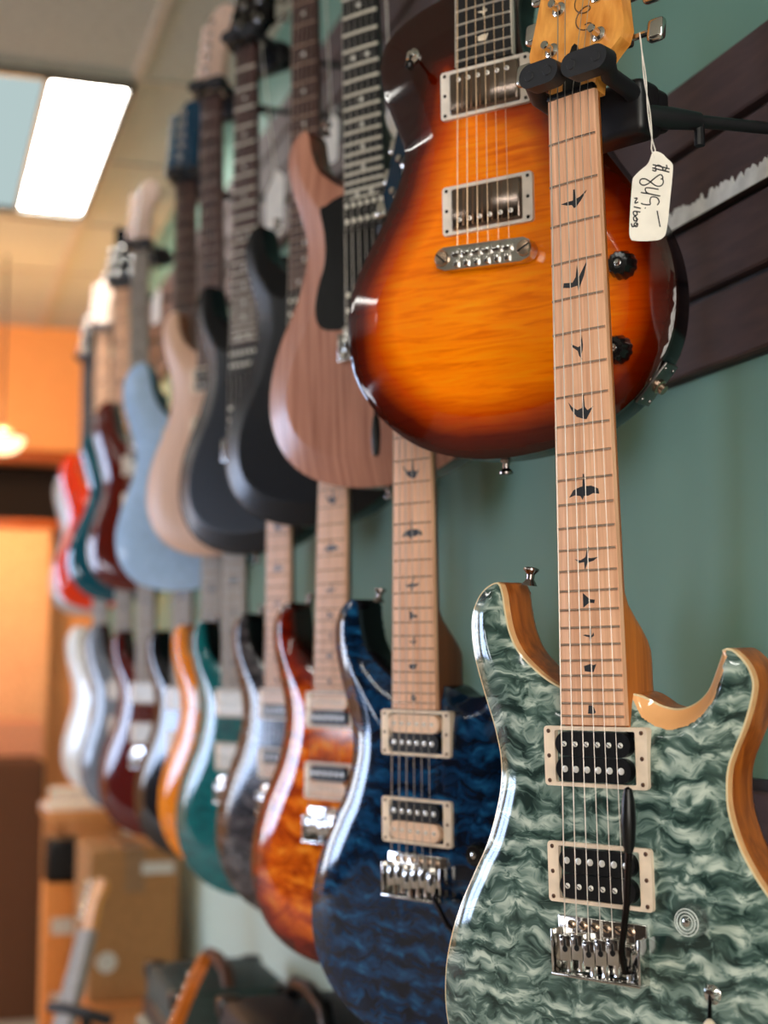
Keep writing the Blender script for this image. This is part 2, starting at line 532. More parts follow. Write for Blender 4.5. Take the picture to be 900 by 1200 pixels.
def pickup(root, off, zc, style, is_bridge, far=False):
    """ring with two coils; screw coil on the outside"""
    if style == 'covered': ringm = plain('white_ring', (222, 212, 202), 0.3)
    elif style == 'none': ringm = BLK()
    else: ringm = CRM()
    def ringf():
        bm = newbm()
        if style == 'none':
            prism(bm, rrect(72 * MM, 40 * MM, 4 * MM), 3 * MM, 10 * MM)
        else:
            prism(bm, rrect(90.7 * MM, 44.7 * MM, 3 * MM), 1.5 * MM, 12 * MM, hole=rrect(71 * MM, 38.6 * MM, 1.5 * MM))
            box(bm, (0, 7.5 * MM, 0), (80 * MM, 1 * MM, 41 * MM), mi=1)
        return finish('pickup_ring', bm, [ringm, BLK()])
    p = link('pickup_ring' if style != 'none' else 'pickup', cached(('ring', style), ringf), root, (0, 0, off + zc * MM))
    outer = -1 if is_bridge else 1
    if style == 'covered':
        def cov():
            bm = newbm()
            box(bm, (0, 2.5 * MM, 0), (69.5 * MM, 9 * MM, 37 * MM), 2.2 * MM, 3)
            return finish('pickup_cover', bm, NK(), sharp=60)
        tag(link('pickup_cover', cached(('cover',), cov), p), 'brushed nickel pickup cover')
        rows = [(outer, True)]
    else:
        rows = [(outer, True), (-outer, False)]
        for sg, screw in rows:
            m = BOBC() if (style == 'zebra' and screw) else (plain('white_cover', (225, 222, 215), 0.25) if style == 'white' else BLK())
            def bob(m=m):
                bm = newbm()
                prism(bm, rrect(66 * MM, 17.8 * MM, 8.8 * MM, n=8), -1.2 * MM, 6 * MM)
                es = [e for e in bm.edges if all(abs(v.co.y + 1.2 * MM) < 1e-6 for v in e.verts) and len(e.link_faces) == 2 and e.calc_face_angle(0) > 1]
                bmesh.ops.bevel(bm, geom=es, offset=1.0 * MM, segments=2, affect='EDGES')
                return finish('bobbin', bm, m)
            b = link('bobbin', cached(('bob', m.name), bob), p, (0, 0, sg * 9.3 * MM))
            if style == 'zebra': tag(b, 'cream pickup bobbin' if screw else 'black pickup bobbin')
    if far: return p
    for sg, screw in rows:
        for i in range(6):
            me = screw_mesh('pole_screw', 2.1 * MM, 0.9 * MM, plain('pole_nickel', (235, 232, 228), 0.3, 0.55)) if screw else mk_disc_mesh('pole_piece', 2.55 * MM, 0.7 * MM, plain('pole_nickel', (235, 232, 228), 0.3, 0.55))
            if style == 'none': me = mk_disc_mesh('pole_piece', 3.1 * MM, 0.9 * MM, plain('pole_white', (236, 230, 216), 0.4))
            link('pole_screw' if screw else 'pole_piece', me, p, (sx(i, zc) * 1.02 * MM, (-2.0 if style == 'covered' else -1.2) * MM, sg * (11.0 if style == 'covered' else 9.3) * MM))
    if style != 'none':
        for x in (-41, 41):
            for z in (-18.5, 0, 18.5):
                link('ring_screw', screw_mesh('ring_screw', 1.7 * MM, 0.6 * MM, DARKM() if style == 'covered' else plain('bronze_screw', (120, 90, 75), 0.3, 0.8)), p, (x * MM, 1.5 * MM, z * MM))
    return p

def tremolo(root, off, arm, far=False):
    def basef():
        bm = newbm()
        box(bm, (0, 4 * MM, -9 * MM), (77 * MM, 3.2 * MM, 40 * MM), 1 * MM)
        box(bm, (0, -1.5 * MM, -30.5 * MM), (77 * MM, 14 * MM, 2.4 * MM), 0.8 * MM)
        box(bm, (37.6 * MM, -1.0 * MM, -14 * MM), (2.2 * MM, 13 * MM, 32 * MM), 0.8 * MM)
        box(bm, (-37.6 * MM, -1.0 * MM, -14 * MM), (2.2 * MM, 13 * MM, 32 * MM), 0.8 * MM)
        lathe(bm, [(5.5 * MM, 0), (5.5 * MM, -8 * MM), (4 * MM, -10 * MM), (0.0001, -10 * MM)], (33 * MM, 4 * MM, -13 * MM), (0, 1, 0), 16)
        return finish('bridge', bm, CH())
    b = link('bridge', cached(('trem',), basef), root, (0, 0, off))
    tag(b, 'chrome tremolo bridge')
    if not far:
        for i in range(6):
            link('mounting_screw', screw_mesh('mounting_screw', 3.3 * MM, 2.0 * MM, plain('warm_nickel', (190, 165, 145), 0.25, 1.0)), b, ((-26 + 10.4 * i) * MM, 2.4 * MM, 5 * MM))
    def sadf():
        bm = newbm()
        box(bm, (0, -2.5 * MM, -11 * MM), (9.9 * MM, 9 * MM, 19 * MM), 0.9 * MM)
        lathe(bm, [(2.3 * MM, 0), (2.3 * MM, -0.5 * MM)], (0, -6.8 * MM, -11.5 * MM), (0, 1, 0), 12, mi=1)
        box(bm, (0, -7.0 * MM, -8 * MM), (1.6 * MM, 0.6 * MM, 7 * MM), mi=1)
        for x in (-3.3, 3.3):
            lathe(bm, [(1.1 * MM, 0), (1.1 * MM, -0.5 * MM)], (x * MM, -6.8 * MM, -3.5 * MM), (0, 1, 0), 8, mi=1)
        cyl(bm, (0, -1 * MM, -20 * MM), (0, -1 * MM, -29 * MM), 2.6 * MM, seg=10)
        return finish('saddle', bm, [CH(), BLK()])
    for i in range(6):
        link('saddle', cached(('saddle',), sadf), b, ((-26 + 10.4 * i) * MM, 0, 2 * MM * math.sin(i * 2.1)))
    if arm:
        bm = newbm()
        tube(bm, arm[:-2] + [arm[-2]], 2.6 * MM, 10)
        a = obj('tremolo_arm', bm, DARKM() if len(arm) > 4 else CH(), root, (0, 0, off))
        if len(arm) > 4: tag(a, 'dark tremolo arm')
        bm = newbm()
        p0, p1 = Vector(arm[-2]), Vector(arm[-1]); L = (p1 - p0).length
        lathe(bm, [(2.8 * MM, 0), (4.4 * MM, L * 0.12), (5.6 * MM, L * 0.45), (4.6 * MM, L * 0.8), (3.0 * MM, L * 0.96), (0.5 * MM, L)], p0, p1 - p0, 16)
        tag(obj('arm_tip', bm, BLK(), a), 'black plastic arm tip')

def stoptail(root, off):
    def f():
        bm = newbm()
        pts = [(-44, 10.5), (-20, 9), (20, 9), (44, 10.5)]
        prof = [(-48, -4), (-46, 6), (-40, 9), (40, 9), (46, 6), (48, -4), (46, -9), (38, -12), (-38, -12), (-46, -9)]
        prism(bm, [(a * MM, b * MM) for a, b in prof], -8 * MM, 3 * MM)
        es = [e for e in bm.edges if len(e.link_faces) == 2 and e.calc_face_angle(0) > 1.2]
        bmesh.ops.bevel(bm, geom=es, offset=2.2 * MM, segments=3, affect='EDGES')
        return finish('bridge', bm, CH(), sharp=40)
    b = link('bridge', cached(('stop',), f), root, (0, 0, off - 4 * MM))
    b.rotation_euler = (0, 0.035, 0)
    def sadf():
        bm = newbm()
        box(bm, (0, -9.4 * MM, 2 * MM), (8.2 * MM, 4.5 * MM, 7 * MM), 1 * MM)
        box(bm, (0, -9.0 * MM, -6 * MM), (4.4 * MM, 3.4 * MM, 9 * MM), 0.8 * MM)
        return finish('saddle', bm, CH())
    for i in range(6): link('saddle', cached(('stsaddle',), sadf), b, ((-25.5 + 10.2 * i) * MM, 0, 0))
    for x in (-41.2, 41.2):
        def post():
            bm = newbm()
            lathe(bm, [(7.4 * MM, 0), (7.4 * MM, -13 * MM), (6.2 * MM, -14.6 * MM), (0.0001, -15 * MM)], (0, 0, 0), (0, 1, 0), 20)
            box(bm, (0, -15.0 * MM, 0), (12 * MM, 0.5 * MM, 1.5 * MM), mi=1, M=Matrix.Rotation(0.7 if x < 0 else -0.5, 4, 'Y'))
            return finish('bridge_post', bm, [plain('warm_nickel', (190, 165, 145), 0.25, 1.0), BLK()])
        link('bridge_post', post(), b, (x * MM, 4 * MM, -1 * MM))
    return b

def knob(root, off, x, z, y, style):
    glass = style == 'clear'
    def f():
        bm = newbm()
        wob = lambda k, s, h: 1.0 + 0.035 * (1 if (k // 2) % 2 else -1)
        lathe(bm, [(12.2 * MM, 0), (12.2 * MM, -2 * MM), (11.2 * MM, -6 * MM), (9.6 * MM, -12.5 * MM), (8.6 * MM, -13.5 * MM), (5.2 * MM, -13.6 * MM), (4.6 * MM, -12.6 * MM), (0.0001, -12.5 * MM)], (0, 0, 0), (0, 1, 0), 48, wob=wob)
        lathe(bm, [(3.0 * MM, -12.4 * MM), (3.0 * MM, -13.4 * MM), (1.6 * MM, -14 * MM), (0.0001, -14 * MM)], (0, 0, 0), (0, 1, 0), 14, mi=1)
        if glass:   # pale rings added as painted glints in the clear knob
            for rr, hh in ((11.6, -2.2), (9.2, -12.9), (5.0, -13.2), (7.2, -13.6)):
                tube(bm, [(rr * MM * math.cos(2 * PI * q / 40), hh * MM, rr * MM * math.sin(2 * PI * q / 40)) for q in range(41)], 0.42 * MM, 6, mi=2)
        return finish('knob', bm, [MATS.get('clear_acrylic') or NT('clear_acrylic').bsdf(lin((244, 250, 248)), 0.02, trans=0.95, ior=1.5), CH(), plain('glint_ring', (222, 232, 228), 0.15)] if glass else [plain('black_knob', (16, 14, 14), 0.12), CH()])
    k = link('volume_knob', cached(('knob', style), f), root, (x * MM, y * MM, off + z * MM))
    tag(k, 'clear lampshade knob' if glass else 'black lampshade knob')
    return k

def toggle(root, off, x, z, y, tip):
    bm = newbm()
    lathe(bm, [(7 * MM, 0), (7 * MM, -3 * MM), (5.4 * MM, -4.5 * MM), (4.0 * MM, -6.5 * MM), (0.0001, -7 * MM)], (0, 0, 0), (0, 1, 0), 20)
    t = obj('toggle_switch', bm, CH(), root, (x * MM, y * MM, off + z * MM))
    bm = newbm()
    tube(bm, [(0, -6 * MM, 0), (4 * MM, -14 * MM, -8 * MM), (7 * MM, -20 * MM, -15 * MM)], [1.3 * MM, 1.5 * MM, 1.7 * MM], 8)
    obj('switch_lever', bm, DARKM(), t)
    bm = newbm()
    lathe(bm, [(2.0 * MM, 0), (4.2 * MM, 3 * MM), (4.0 * MM, 9 * MM), (1.5 * MM, 11 * MM)], (6 * MM, -18.5 * MM, -13 * MM), (0.35, -0.6, -0.75), 12)
    tag(obj('switch_tip', bm, tip, t), 'coloured switch tip')

def strap_button(root, p, d):
    def f():
        bm = newbm()
        lathe(bm, [(6.5 * MM, 0), (5 * MM, 2.5 * MM), (3.2 * MM, 5 * MM), (3.4 * MM, 9 * MM), (6.4 * MM, 12.5 * MM), (6.2 * MM, 14 * MM), (3.4 * MM, 14.8 * MM), (0.0001, 15 * MM)], (0, 0, 0), (0, 0, 1), 18)
        return finish('strap_button', bm, plain('smoked_chrome', (150, 140, 138), 0.15, 1.0))
    o = link('strap_button', cached(('strapb',), f), root, p)
    o.rotation_mode = 'QUATERNION'
    o.rotation_quaternion = Vector(d).to_track_quat('Z', 'Y')
    return o

HEAD = {'three': [(-21.4, 0), (-21.6, 6), (-24, 16), (-32, 27), (-42, 37), (-45, 47), (-42, 66), (-38, 95), (-35, 125), (-36, 150), (-40, 168), (-30, 176), (-12, 172), (8, 160), (22, 150), (30, 138),
                   (33, 118), (36, 95), (41, 66), (44.5, 47), (42, 37), (32, 27), (24, 16), (21.6, 6), (21.4, 0)],
        'six': [(-21.4, 0), (-22, 14), (-27, 28), (-36, 40), (-36, 60), (-32, 100), (-29, 140), (-28, 158), (-16, 176), (6, 182), (28, 170), (36, 150), (30, 130), (20, 116), (16, 96), (17, 66), (19, 40), (21, 20), (21.4, 0)]}
TUN = {'three': [(-22, 45, -1), (-18, 80, -1), (-14, 115, -1), (14, 115, 1), (18, 80, 1), (22, 45, 1)],
       'six': [(-20, 34 + 23.5 * k, -1) for k in range(6)]}

def headstock(root, off, kind, mat, far, tunerm):
    H = Matrix.Translation((0, 0.5 * MM, SCALE * MM)) @ Matrix.Rotation(math.radians(-10), 4, 'X')
    def f():
        bm = newbm()
        prism(bm, [(a * MM, b * MM) for a, b in HEAD[kind]], 1.5 * MM, 15.5 * MM, M=H)
        return finish('headstock', bm, mat, sharp=30)
    h = link('headstock', cached(('head', kind, mat.name), f), root, (0, 0, off))
    if kind == 'three':
        bm = newbm()
        pl = [(-8, 5), (-8.2, 12), (-6.5, 24), (-5, 34), (-2.5, 42), (0, 44), (2.5, 42), (5, 34), (6.5, 24), (8.2, 12), (8, 5)]
        prism(bm, [(a * MM, b * MM) for a, b in pl], 0.2 * MM, 1.6 * MM, M=H)
        tag(obj('truss_rod_cover', bm, BLK(), h), 'black bell shaped cover')
    def post():
        bm = newbm()
        lathe(bm, [(6.2 * MM, 0), (6.2 * MM, -1.5 * MM), (4.6 * MM, -2.6 * MM), (3.4 * MM, -3 * MM), (2.9 * MM, -8 * MM), (3.6 * MM, -11 * MM), (3.0 * MM, -12 * MM), (0.0001, -12 * MM)], (0, 0, 0), (0, 1, 0), 16)
        return finish('tuner', bm, CH())
    def butt():
        bm = newbm()
        box(bm, (0, 0, 0), (15 * MM, 8 * MM, 19 * MM), 3.6 * MM, 3)
        return finish('tuner_button', bm, tunerm, sharp=60)
    for x, z, sd in TUN[kind]:
        t = link('tuner', cached(('post',), post), root, (0, 0, 0))
        t.matrix_local = Matrix.Translation((0, 0, off)) @ H @ Matrix.Translation((x * MM, 1.5 * MM, z * MM))
        if not far or True:
            edge = {'three': 45 if z < 60 else (39 if z < 100 else 36), 'six': 34}[kind]
            b = link('tuner_button', cached(('butt', tunerm.name), butt), t, ((sd * (edge + 17) - x) * MM, 18 * MM, 0))
            bm = newbm()
            cyl(bm, ((sd * (edge - 6) - x) * MM, 18 * MM, 0), ((sd * (edge + 11) - x) * MM, 18 * MM, 0), 2.6 * MM, seg=10)
            box(bm, ((sd * (edge - 12) - x) * MM, 18 * MM, 0), (16 * MM, 7 * MM, 13 * MM), 2 * MM)
            obj('gear_case', bm, CH(), t)
    return h, H

def neck_mesh(mat, end_z, heel):
    bm = newbm(); rings = []
    zs = [SCALE, 625, 600, 540, 460, 380, 320, 280, 262, 250, 240, 230, 222, 214, 206, 198, 190, 176, end_z]
    for z in zs:
        w = bw(z) - 0.3
        k = min(max((252 - z) / 50.0, 0), 1); k = k * k * (3 - 2 * k)
        dep = 21.0 + (SCALE - z) / SCALE * 3.0
        dep = dep + (52.0 - dep) * k * heel
        e = 2.0 + 4.0 * k
        r = []
        m = 14
        for j in range(m + 1):
            a = PI * j / m
            cx = math.copysign(abs(math.cos(a)) ** (2 / e), math.cos(a)); cy = abs(math.sin(a)) ** (2 / e)
            r.append(bm.verts.new((cx * w * MM, (5.5 + cy * (dep - 5.5)) * MM, z * MM)))
        rings.append(r)
    for a, b in zip(rings, rings[1:]):
        for j in range(len(a) - 1): bm.faces.new((a[j], a[j + 1], b[j + 1], b[j]))
        bm.faces.new((a[-1], a[0], b[0], b[-1]))
    bm.faces.new(rings[0]); bm.faces.new(list(reversed(rings[-1])))
    return finish('neck', bm, mat, sharp=50)

def guitar(spec):
    """one guitar: an Empty at the foot of its body, its parts below it"""
    x, y, z, yaw, lean, roll = spec['pose']
    M = Matrix.Rotation(yaw, 4, 'Z') @ Matrix.Rotation(lean, 4, 'X') @ Matrix.Rotation(roll, 4, 'Y')
    off = 0.178
    base = Vector((x, y, z + CAM_Z)) + (M @ Vector((0, 0, -off)))
    root = empty('electric_guitar', base, M.to_euler())
    tag(root, spec['label'], 'guitar', 'electric guitars hanging on the wall')
    far = spec.get('far', False)
    step = 3.6 if spec.get('hero') else (5.5 if not far else 9.0)
    shape, prof = spec['shape'], spec['profile']
    body = link('body', make_body(shape, prof, step, spec['mats'], spec.get('back', 55.0)), root, (0, 0, off))
    nf = spec.get('frets', 24)
    end = fz(nf) - (6.5 if nf == 24 else 5)
    nm = spec['neckmat']
    link('neck', cached(('neck', nm.name, nf, shape), lambda: neck_mesh(nm, end - 4, 1.0 if shape != 'strat' else 0.9)), root, (0, 0, off))
    # fretboard
    fm = spec['board']
    def fb():
        bm = newbm(); rs = []
        for zz in (SCALE - 0.5, SCALE * 0.75, SCALE * 0.5, end):
            w = bw(zz)
            r = []
            for j in range(9):
                t = -1 + j / 4.0
                r.append(bm.verts.new((w * t * MM, (0.9 * t * t) * MM, zz * MM)))
            r += [bm.verts.new((w * MM, 5.8 * MM, zz * MM)), bm.verts.new((-w * MM, 5.8 * MM, zz * MM))]
            rs.append(r)
        for a, b in zip(rs, rs[1:]):
            for j in range(len(a)): bm.faces.new((a[j], a[(j + 1) % len(a)], b[(j + 1) % len(a)], b[j]))
        bm.faces.new(rs[0]); bm.faces.new(list(reversed(rs[-1])))
        return finish('fretboard', bm, fm, sharp=25)
    link('fretboard', cached(('fb', fm.name, nf), fb), root, (0, 0, off))
    if spec.get('binding'):
        bm = newbm()
        for sd in (-1, 1):
            a, b = bw(SCALE), bw(end)
            prism(bm, [((sd * a) * MM, SCALE * MM), ((sd * (a + 1.2)) * MM, SCALE * MM), ((sd * (b + 1.2)) * MM, end * MM), ((sd * b) * MM, end * MM)], 0.6 * MM, 5.8 * MM)
        obj('fretboard_binding', bm, spec['binding'], root, (0, 0, off))
    # nut
    def nutf():
        bm = newbm(); box(bm, (0, 2.0 * MM, (SCALE + 1.8) * MM), (43 * MM, 7 * MM, 4.6 * MM), 0.8 * MM)
        return finish('nut', bm, spec.get('nut') or BLK())
    link('nut', cached(('nut', (spec.get('nut') or BLK()).name), nutf), root, (0, 0, off))
    # frets
    fmat = spec.get('fretmat') or plain('fret_nickel', (210, 190, 178), 0.25, 1.0)
    for n in range(1, nf + 1):
        def ff(n=n):
            bm = newbm(); w = bw(fz(n)) - 0.5; pts = []
            for j in range(7):
                t = -1 + j / 3.0
                pts.append((w * t * MM, (0.9 * t * t - 0.25) * MM, 0))
            tube(bm, pts, spec.get('fretr', 1.15) * MM, 8)
            return finish('fret', bm, fmat)
        link('fret', cached(('fret', n, fmat.name, spec.get('fretr')), ff), root, (0, 0, off + fz(n) * MM))
    # inlays
    im = spec.get('inlay_mat') or plain('black_inlay', (26, 30, 36), 0.35)
    ik = spec.get('inlay', 'bird')
    for n in (3, 5, 7, 9, 12, 15, 17, 19, 21, 24):
        if n > nf: continue
        zc = (fz(n) + fz(n - 1)) / 2
        def bf(n=n):
            bm = newbm()
            if ik == 'bird':
                s, pl = BIRDS[n]
                prism(bm, [(a * s * MM, b * s * MM) for a, b in pl], -0.12 * MM, 0.6 * MM)
            else:
                for x0 in ((-10, 10) if n in (12, 24) else (0,)):
                    lathe(bm, [(3.2 * MM, 0.6 * MM), (3.2 * MM, -0.12 * MM), (0.0001, -0.14 * MM)], (x0 * MM, 0, 0), (0, 1, 0), 16)
            return finish('inlay', bm, im, smooth=False)
        link('inlay', cached(('inlay', ik, n, im.name), bf), root, (0, 0, off + zc * MM))
    # pickups, bridge, strings
    zn, zb = spec.get('pz', (128.7, 42.7))
    ps = spec.get('pickups', 'black')
    if ps: 
        pickup(root, off, zn, ps, False, far); pickup(root, off, zb, ps, True, far)
    if spec.get('bridge', 'trem') == 'trem': tremolo(root, off, spec.get('arm'), far)
    else: stoptail(root, off)
    head = spec.get('head', 'three')
    h, H = headstock(root, off, head, spec['headmat'], far, spec.get('tuner') or CH())
    for i in range(6):
        bm = newbm()
        order = TUN[head]
        hx, hz, sd = order[i]
        hp = H @ Vector((hx * MM + (3 * MM if hx < 0 else -3 * MM), -5 * MM, hz * MM))
        z0 = -4.0
        tube(bm, [(sx(i, 0) * MM, -6.5 * MM, z0 * MM), (sx(i, SCALE) * MM, -1.9 * MM, SCALE * MM), hp], STR_R[i] * MM * spec.get('strk', 1.0), 6)
        obj('string', bm, spec.get('strmat') or STEEL(), root, (0, 0, off))
    for kx, kz, ky, st in spec.get('knobs', []): knob(root, off, kx, kz, ky, st)
    for tx, tz, ty, tm in spec.get('toggles', []): toggle(root, off, tx, tz, ty, tm)
    for p, d in spec.get('straps', []): strap_button(root, Vector(p) * MM + Vector((0, 0, off)), d)
    if spec.get('guard'):
        bm = newbm()
        pl, dummy = resample(spec['guard'], 5.0)
        prism(bm, [(a * MM, b * MM) for a, b in pl], 3.8 * MM, 6.6 * MM)
        obj('pickguard', bm, plain('black_guard', (8, 8, 9), 0.25, spec=0.25), root, (0, 0, off))
    if spec.get('extra'): spec['extra'](root, off, H)
    spec['root'] = root; spec['M'] = Matrix.Translation(base) @ M @ Matrix.Translation((0, 0, off)); spec['H'] = H
    return root

# ------------------------------------------------------------- wood / finishes
MAPLE = wood('roasted_maple', (200, 146, 112), (236, 186, 150), 0.42, scale=(260, 260, 8))
MAPLE_FAR = MAPLE
ROSE = wood('rosewood', (48, 28, 24), (82, 50, 42), 0.5)
EBONY = wood('ebony', (9, 8, 10), (18, 17, 20), 0.45)
GREYB = wood('weathered_maple', (122, 112, 102), (160, 150, 138), 0.5)
NECKO = wood('amber_neck', (150, 78, 18), (196, 112, 36), 0.3)
NECKB = wood('brown_neck', (84, 44, 22), (118, 66, 34), 0.35)
NECKD = wood('dark_neck', (34, 22, 18), (54, 34, 26), 0.3)
HEADO = wood('amber_headstock', (206, 128, 48), (238, 168, 82), 0.3, scale=(120, 120, 26))
MAHOG = wood('amber_mahogany', (132, 62, 14), (190, 104, 34), 0.28, scale=(160, 160, 10))
CAPM = plain('natural_maple_edge', (232, 178, 124), 0.25)
BLKG = plain('black_gloss', (6, 5, 7), 0.2, spec=0.16)
BLKS = plain('black_satin', (9, 10, 15), 0.26, spec=0.3)

def solid(name, c, rough=0.08, **kw): return plain(name, c, rough, vary=0.03, **kw)

k0_top = top_finish('green_quilt', 'quilt', [(0.26, (30, 46, 43)), (0.44, (68, 90, 84)), (0.6, (114, 134, 126)), (0.8, (190, 202, 190))], rough=0.06, scoop=(236, 176, 118), edge_line=(214, 196, 158), scale=1.4)
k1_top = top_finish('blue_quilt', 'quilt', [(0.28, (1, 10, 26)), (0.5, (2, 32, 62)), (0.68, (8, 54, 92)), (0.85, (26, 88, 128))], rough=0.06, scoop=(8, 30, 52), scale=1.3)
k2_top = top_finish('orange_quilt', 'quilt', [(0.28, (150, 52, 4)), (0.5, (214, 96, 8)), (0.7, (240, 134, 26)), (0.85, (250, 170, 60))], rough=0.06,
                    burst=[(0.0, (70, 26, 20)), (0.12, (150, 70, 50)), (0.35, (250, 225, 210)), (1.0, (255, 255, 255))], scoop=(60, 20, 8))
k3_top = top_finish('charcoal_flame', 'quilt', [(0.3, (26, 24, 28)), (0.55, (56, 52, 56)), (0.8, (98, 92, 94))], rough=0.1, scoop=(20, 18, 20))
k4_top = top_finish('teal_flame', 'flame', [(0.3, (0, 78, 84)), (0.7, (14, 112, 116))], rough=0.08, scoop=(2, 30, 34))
k5_top = top_finish('amber_yellow', 'flame', [(0.3, (232, 120, 4)), (0.7, (250, 150, 24))], rough=0.06, scoop=(230, 140, 30))
t0_top = top_finish('sunburst_flame', 'flame', [(0.25, (228, 104, 2)), (0.5, (255, 138, 4)), (0.75, (255, 158, 18))], rough=0.05,
                    burst=[(0.0, (34, 12, 12)), (0.13, (84, 36, 26)), (0.27, (190, 130, 110)), (0.42, (250, 235, 225)), (1.0, (255, 255, 255))], scale=0.6, upper=4.2, asp=3.2)
t1_top = top_finish('walnut_satin', 'grain', [(0.3, (142, 92, 74)), (0.55, (178, 122, 102)), (0.8, (198, 144, 122))], rough=0.27)
t1_side = wood('walnut_side', (70, 34, 24), (112, 62, 44), 0.2)

POSES = {
 'k0': (.1575, 1.0865, -.1988, -.7367, .0207, -.0105), 'k1': (.0305, 1.4473, -.1987, -.7529, .0191, .0064),
 'k2': (-.0681, 1.7814, -.187, -.7931, -.012, -.0008), 'k3': (-.155, 2.13, -.19, -.8, .01, .004), 'k4': (-.242, 2.36, -.195, -.74, .015, 0),
 'k5': (-.310, 2.63, -.195, -.72, .015, 0), 'k6': (-.394, 2.85, -.20, -.73, .015, 0), 'k7': (-.515, 3.15, -.195, -.66, .015, 0),
 'k8': (-.626, 3.50, -.195, -.58, .015, 0), 'k9': (-.775, 3.97, -.19, -.6, .015, 0),
 't0': (.0908, 1.254, .363, -.5695, .0203, 0), 't1': (-.0184, 1.6371, .378, -.613, .03, -.0146), 't2': (-.1095, 1.98, .365, -.62, .015, 0),
 't3': (-.2206, 2.24, .345, -.68, .01, .004), 't4': (-.3016, 2.48, .36, -.6, .015, 0), 't5': (-.3845, 2.75, .296, -.36, .01, 0),
 't6': (-.57, 3.33, .325, -.48, .015, 0), 't7': (-.68, 3.7, .331, -.36, .015, 0), 't8': (-.81, 4.12, .311, -.32, .015, 0), 't9': (-.93, 4.5, .307, -.5, .015, 0)}

def arm_k0(): return [(28 * MM, 0, -22 * MM), (29 * MM, -12 * MM, -20 * MM), (33 * MM, -22 * MM, -4 * MM), (42 * MM, -27 * MM, 30 * MM), (46 * MM, -28 * MM, 66 * MM), (48 * MM, -29 * MM, 112 * MM)]
def arm_low(): return [(30 * MM, 0, -20 * MM), (34 * MM, -12 * MM, -26 * MM), (60 * MM, -22 * MM, -46 * MM), (104 * MM, -26 * MM, -72 * MM), (146 * MM, -28 * MM, -92 * MM)]
def arm_down(): return [(30 * MM, 0, -20 * MM), (31 * MM, -14 * MM, -26 * MM), (30 * MM, -22 * MM, -50 * MM), (28 * MM, -24 * MM, -80 * MM), (26 * MM, -26 * MM, -104 * MM), (25 * MM, -27 * MM, -150 * MM)]

def head_script(root, off, H):
    """flowing pen-stroke signature on the headstock face"""
    bm = newbm(); pts = []
    for k in range(90):
        t = k / 89
        pts.append(H @ Vector(((8 - 13 * t + 7 * math.sin(t * 34)) * MM, 1.1 * MM, (52 + 84 * t + 6 * math.cos(t * 34)) * MM)))
    tube(bm, pts, 0.55 * MM, 5)
    tag(obj('script_logo', bm, plain('logo_gold', (96, 62, 22), 0.4), root, (0, 0, off)), 'dark flowing script on headstock')

def jack_plate(root, off, H):
    p = Vector((142 * MM, 33 * MM, -130 * MM))
    d = Vector((0.74, 0, -0.67))
    u = Vector((0.67, 0, 0.74))
    R = Matrix((u, Vector((0, 1, 0)), d)).transposed().to_4x4()
    bm = newbm()
    box(bm, (0, 0, 1.0 * MM), (42 * MM, 26 * MM, 2.4 * MM), 0.8 * MM, M=R)
    for a in (-16, 16):
        for b in (-8, 8): lathe(bm, [(2 * MM, 0), (1.6 * MM, 1 * MM), (0.0001, 1.2 * MM)], R @ Vector((a * MM, b * MM, 2.2 * MM)), d, 10)
    j = obj('jack_plate', bm, plain('dull_chrome', (120, 116, 114), 0.3, 1.0), root, p + Vector((0, 0, off)))
    bm = newbm()
    lathe(bm, [(6.5 * MM, 0), (6.5 * MM, 3 * MM), (4.8 * MM, 4 * MM), (4.6 * MM, 8 * MM), (3 * MM, 8 * MM), (0.0001, 7 * MM)], R @ Vector((0, 0, 2 * MM)), d, 16)
    tag(obj('jack_socket', bm, plain('warm_nickel', (190, 165, 145), 0.25, 1.0), j), 'bright jack socket')

BT = plain('blueprint_tip', (232, 214, 190), 0.35)
hornb = [((-82, 34, 258), (0.25, 0.1, 1))]
S = {}
S['k0'] = dict(shape='c24', profile='carve', hero=True, mats=[k0_top, CAPM, MAHOG], neckmat=NECKO, board=MAPLE, headmat=HEADO, pickups='black',
               arm=arm_k0(), knobs=[(76, 18, 8, 'clear'), (112, -60, 9, 'clear')], toggles=[(88, -31, 8, BT)], straps=[((-80, 36, 260), (0.15, 0.05, 1)), ((0, 34, -177), (0, 0, -1))], extra=head_script,
               label='grey-green quilted guitar with orange sides and black pickups, frontmost of the lower row')
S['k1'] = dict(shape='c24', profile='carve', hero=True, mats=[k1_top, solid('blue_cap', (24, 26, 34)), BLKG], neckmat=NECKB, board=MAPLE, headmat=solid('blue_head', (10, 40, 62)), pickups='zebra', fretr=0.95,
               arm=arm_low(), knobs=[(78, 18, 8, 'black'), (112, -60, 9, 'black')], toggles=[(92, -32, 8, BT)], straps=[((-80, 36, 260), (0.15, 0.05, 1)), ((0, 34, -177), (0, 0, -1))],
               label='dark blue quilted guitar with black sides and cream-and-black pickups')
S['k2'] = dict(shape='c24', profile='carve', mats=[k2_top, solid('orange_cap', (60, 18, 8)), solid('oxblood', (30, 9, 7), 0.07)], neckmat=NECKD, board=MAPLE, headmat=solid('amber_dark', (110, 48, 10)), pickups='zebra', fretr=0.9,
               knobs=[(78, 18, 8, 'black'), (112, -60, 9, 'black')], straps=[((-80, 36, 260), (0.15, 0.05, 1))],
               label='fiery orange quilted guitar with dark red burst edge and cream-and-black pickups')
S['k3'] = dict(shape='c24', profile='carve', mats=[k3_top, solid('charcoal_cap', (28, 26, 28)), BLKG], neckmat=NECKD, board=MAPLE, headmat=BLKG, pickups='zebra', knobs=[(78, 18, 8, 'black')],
               straps=[((-80, 36, 260), (0.15, 0.05, 1))], label='charcoal grey figured guitar with black sides and a pale maple fretboard')
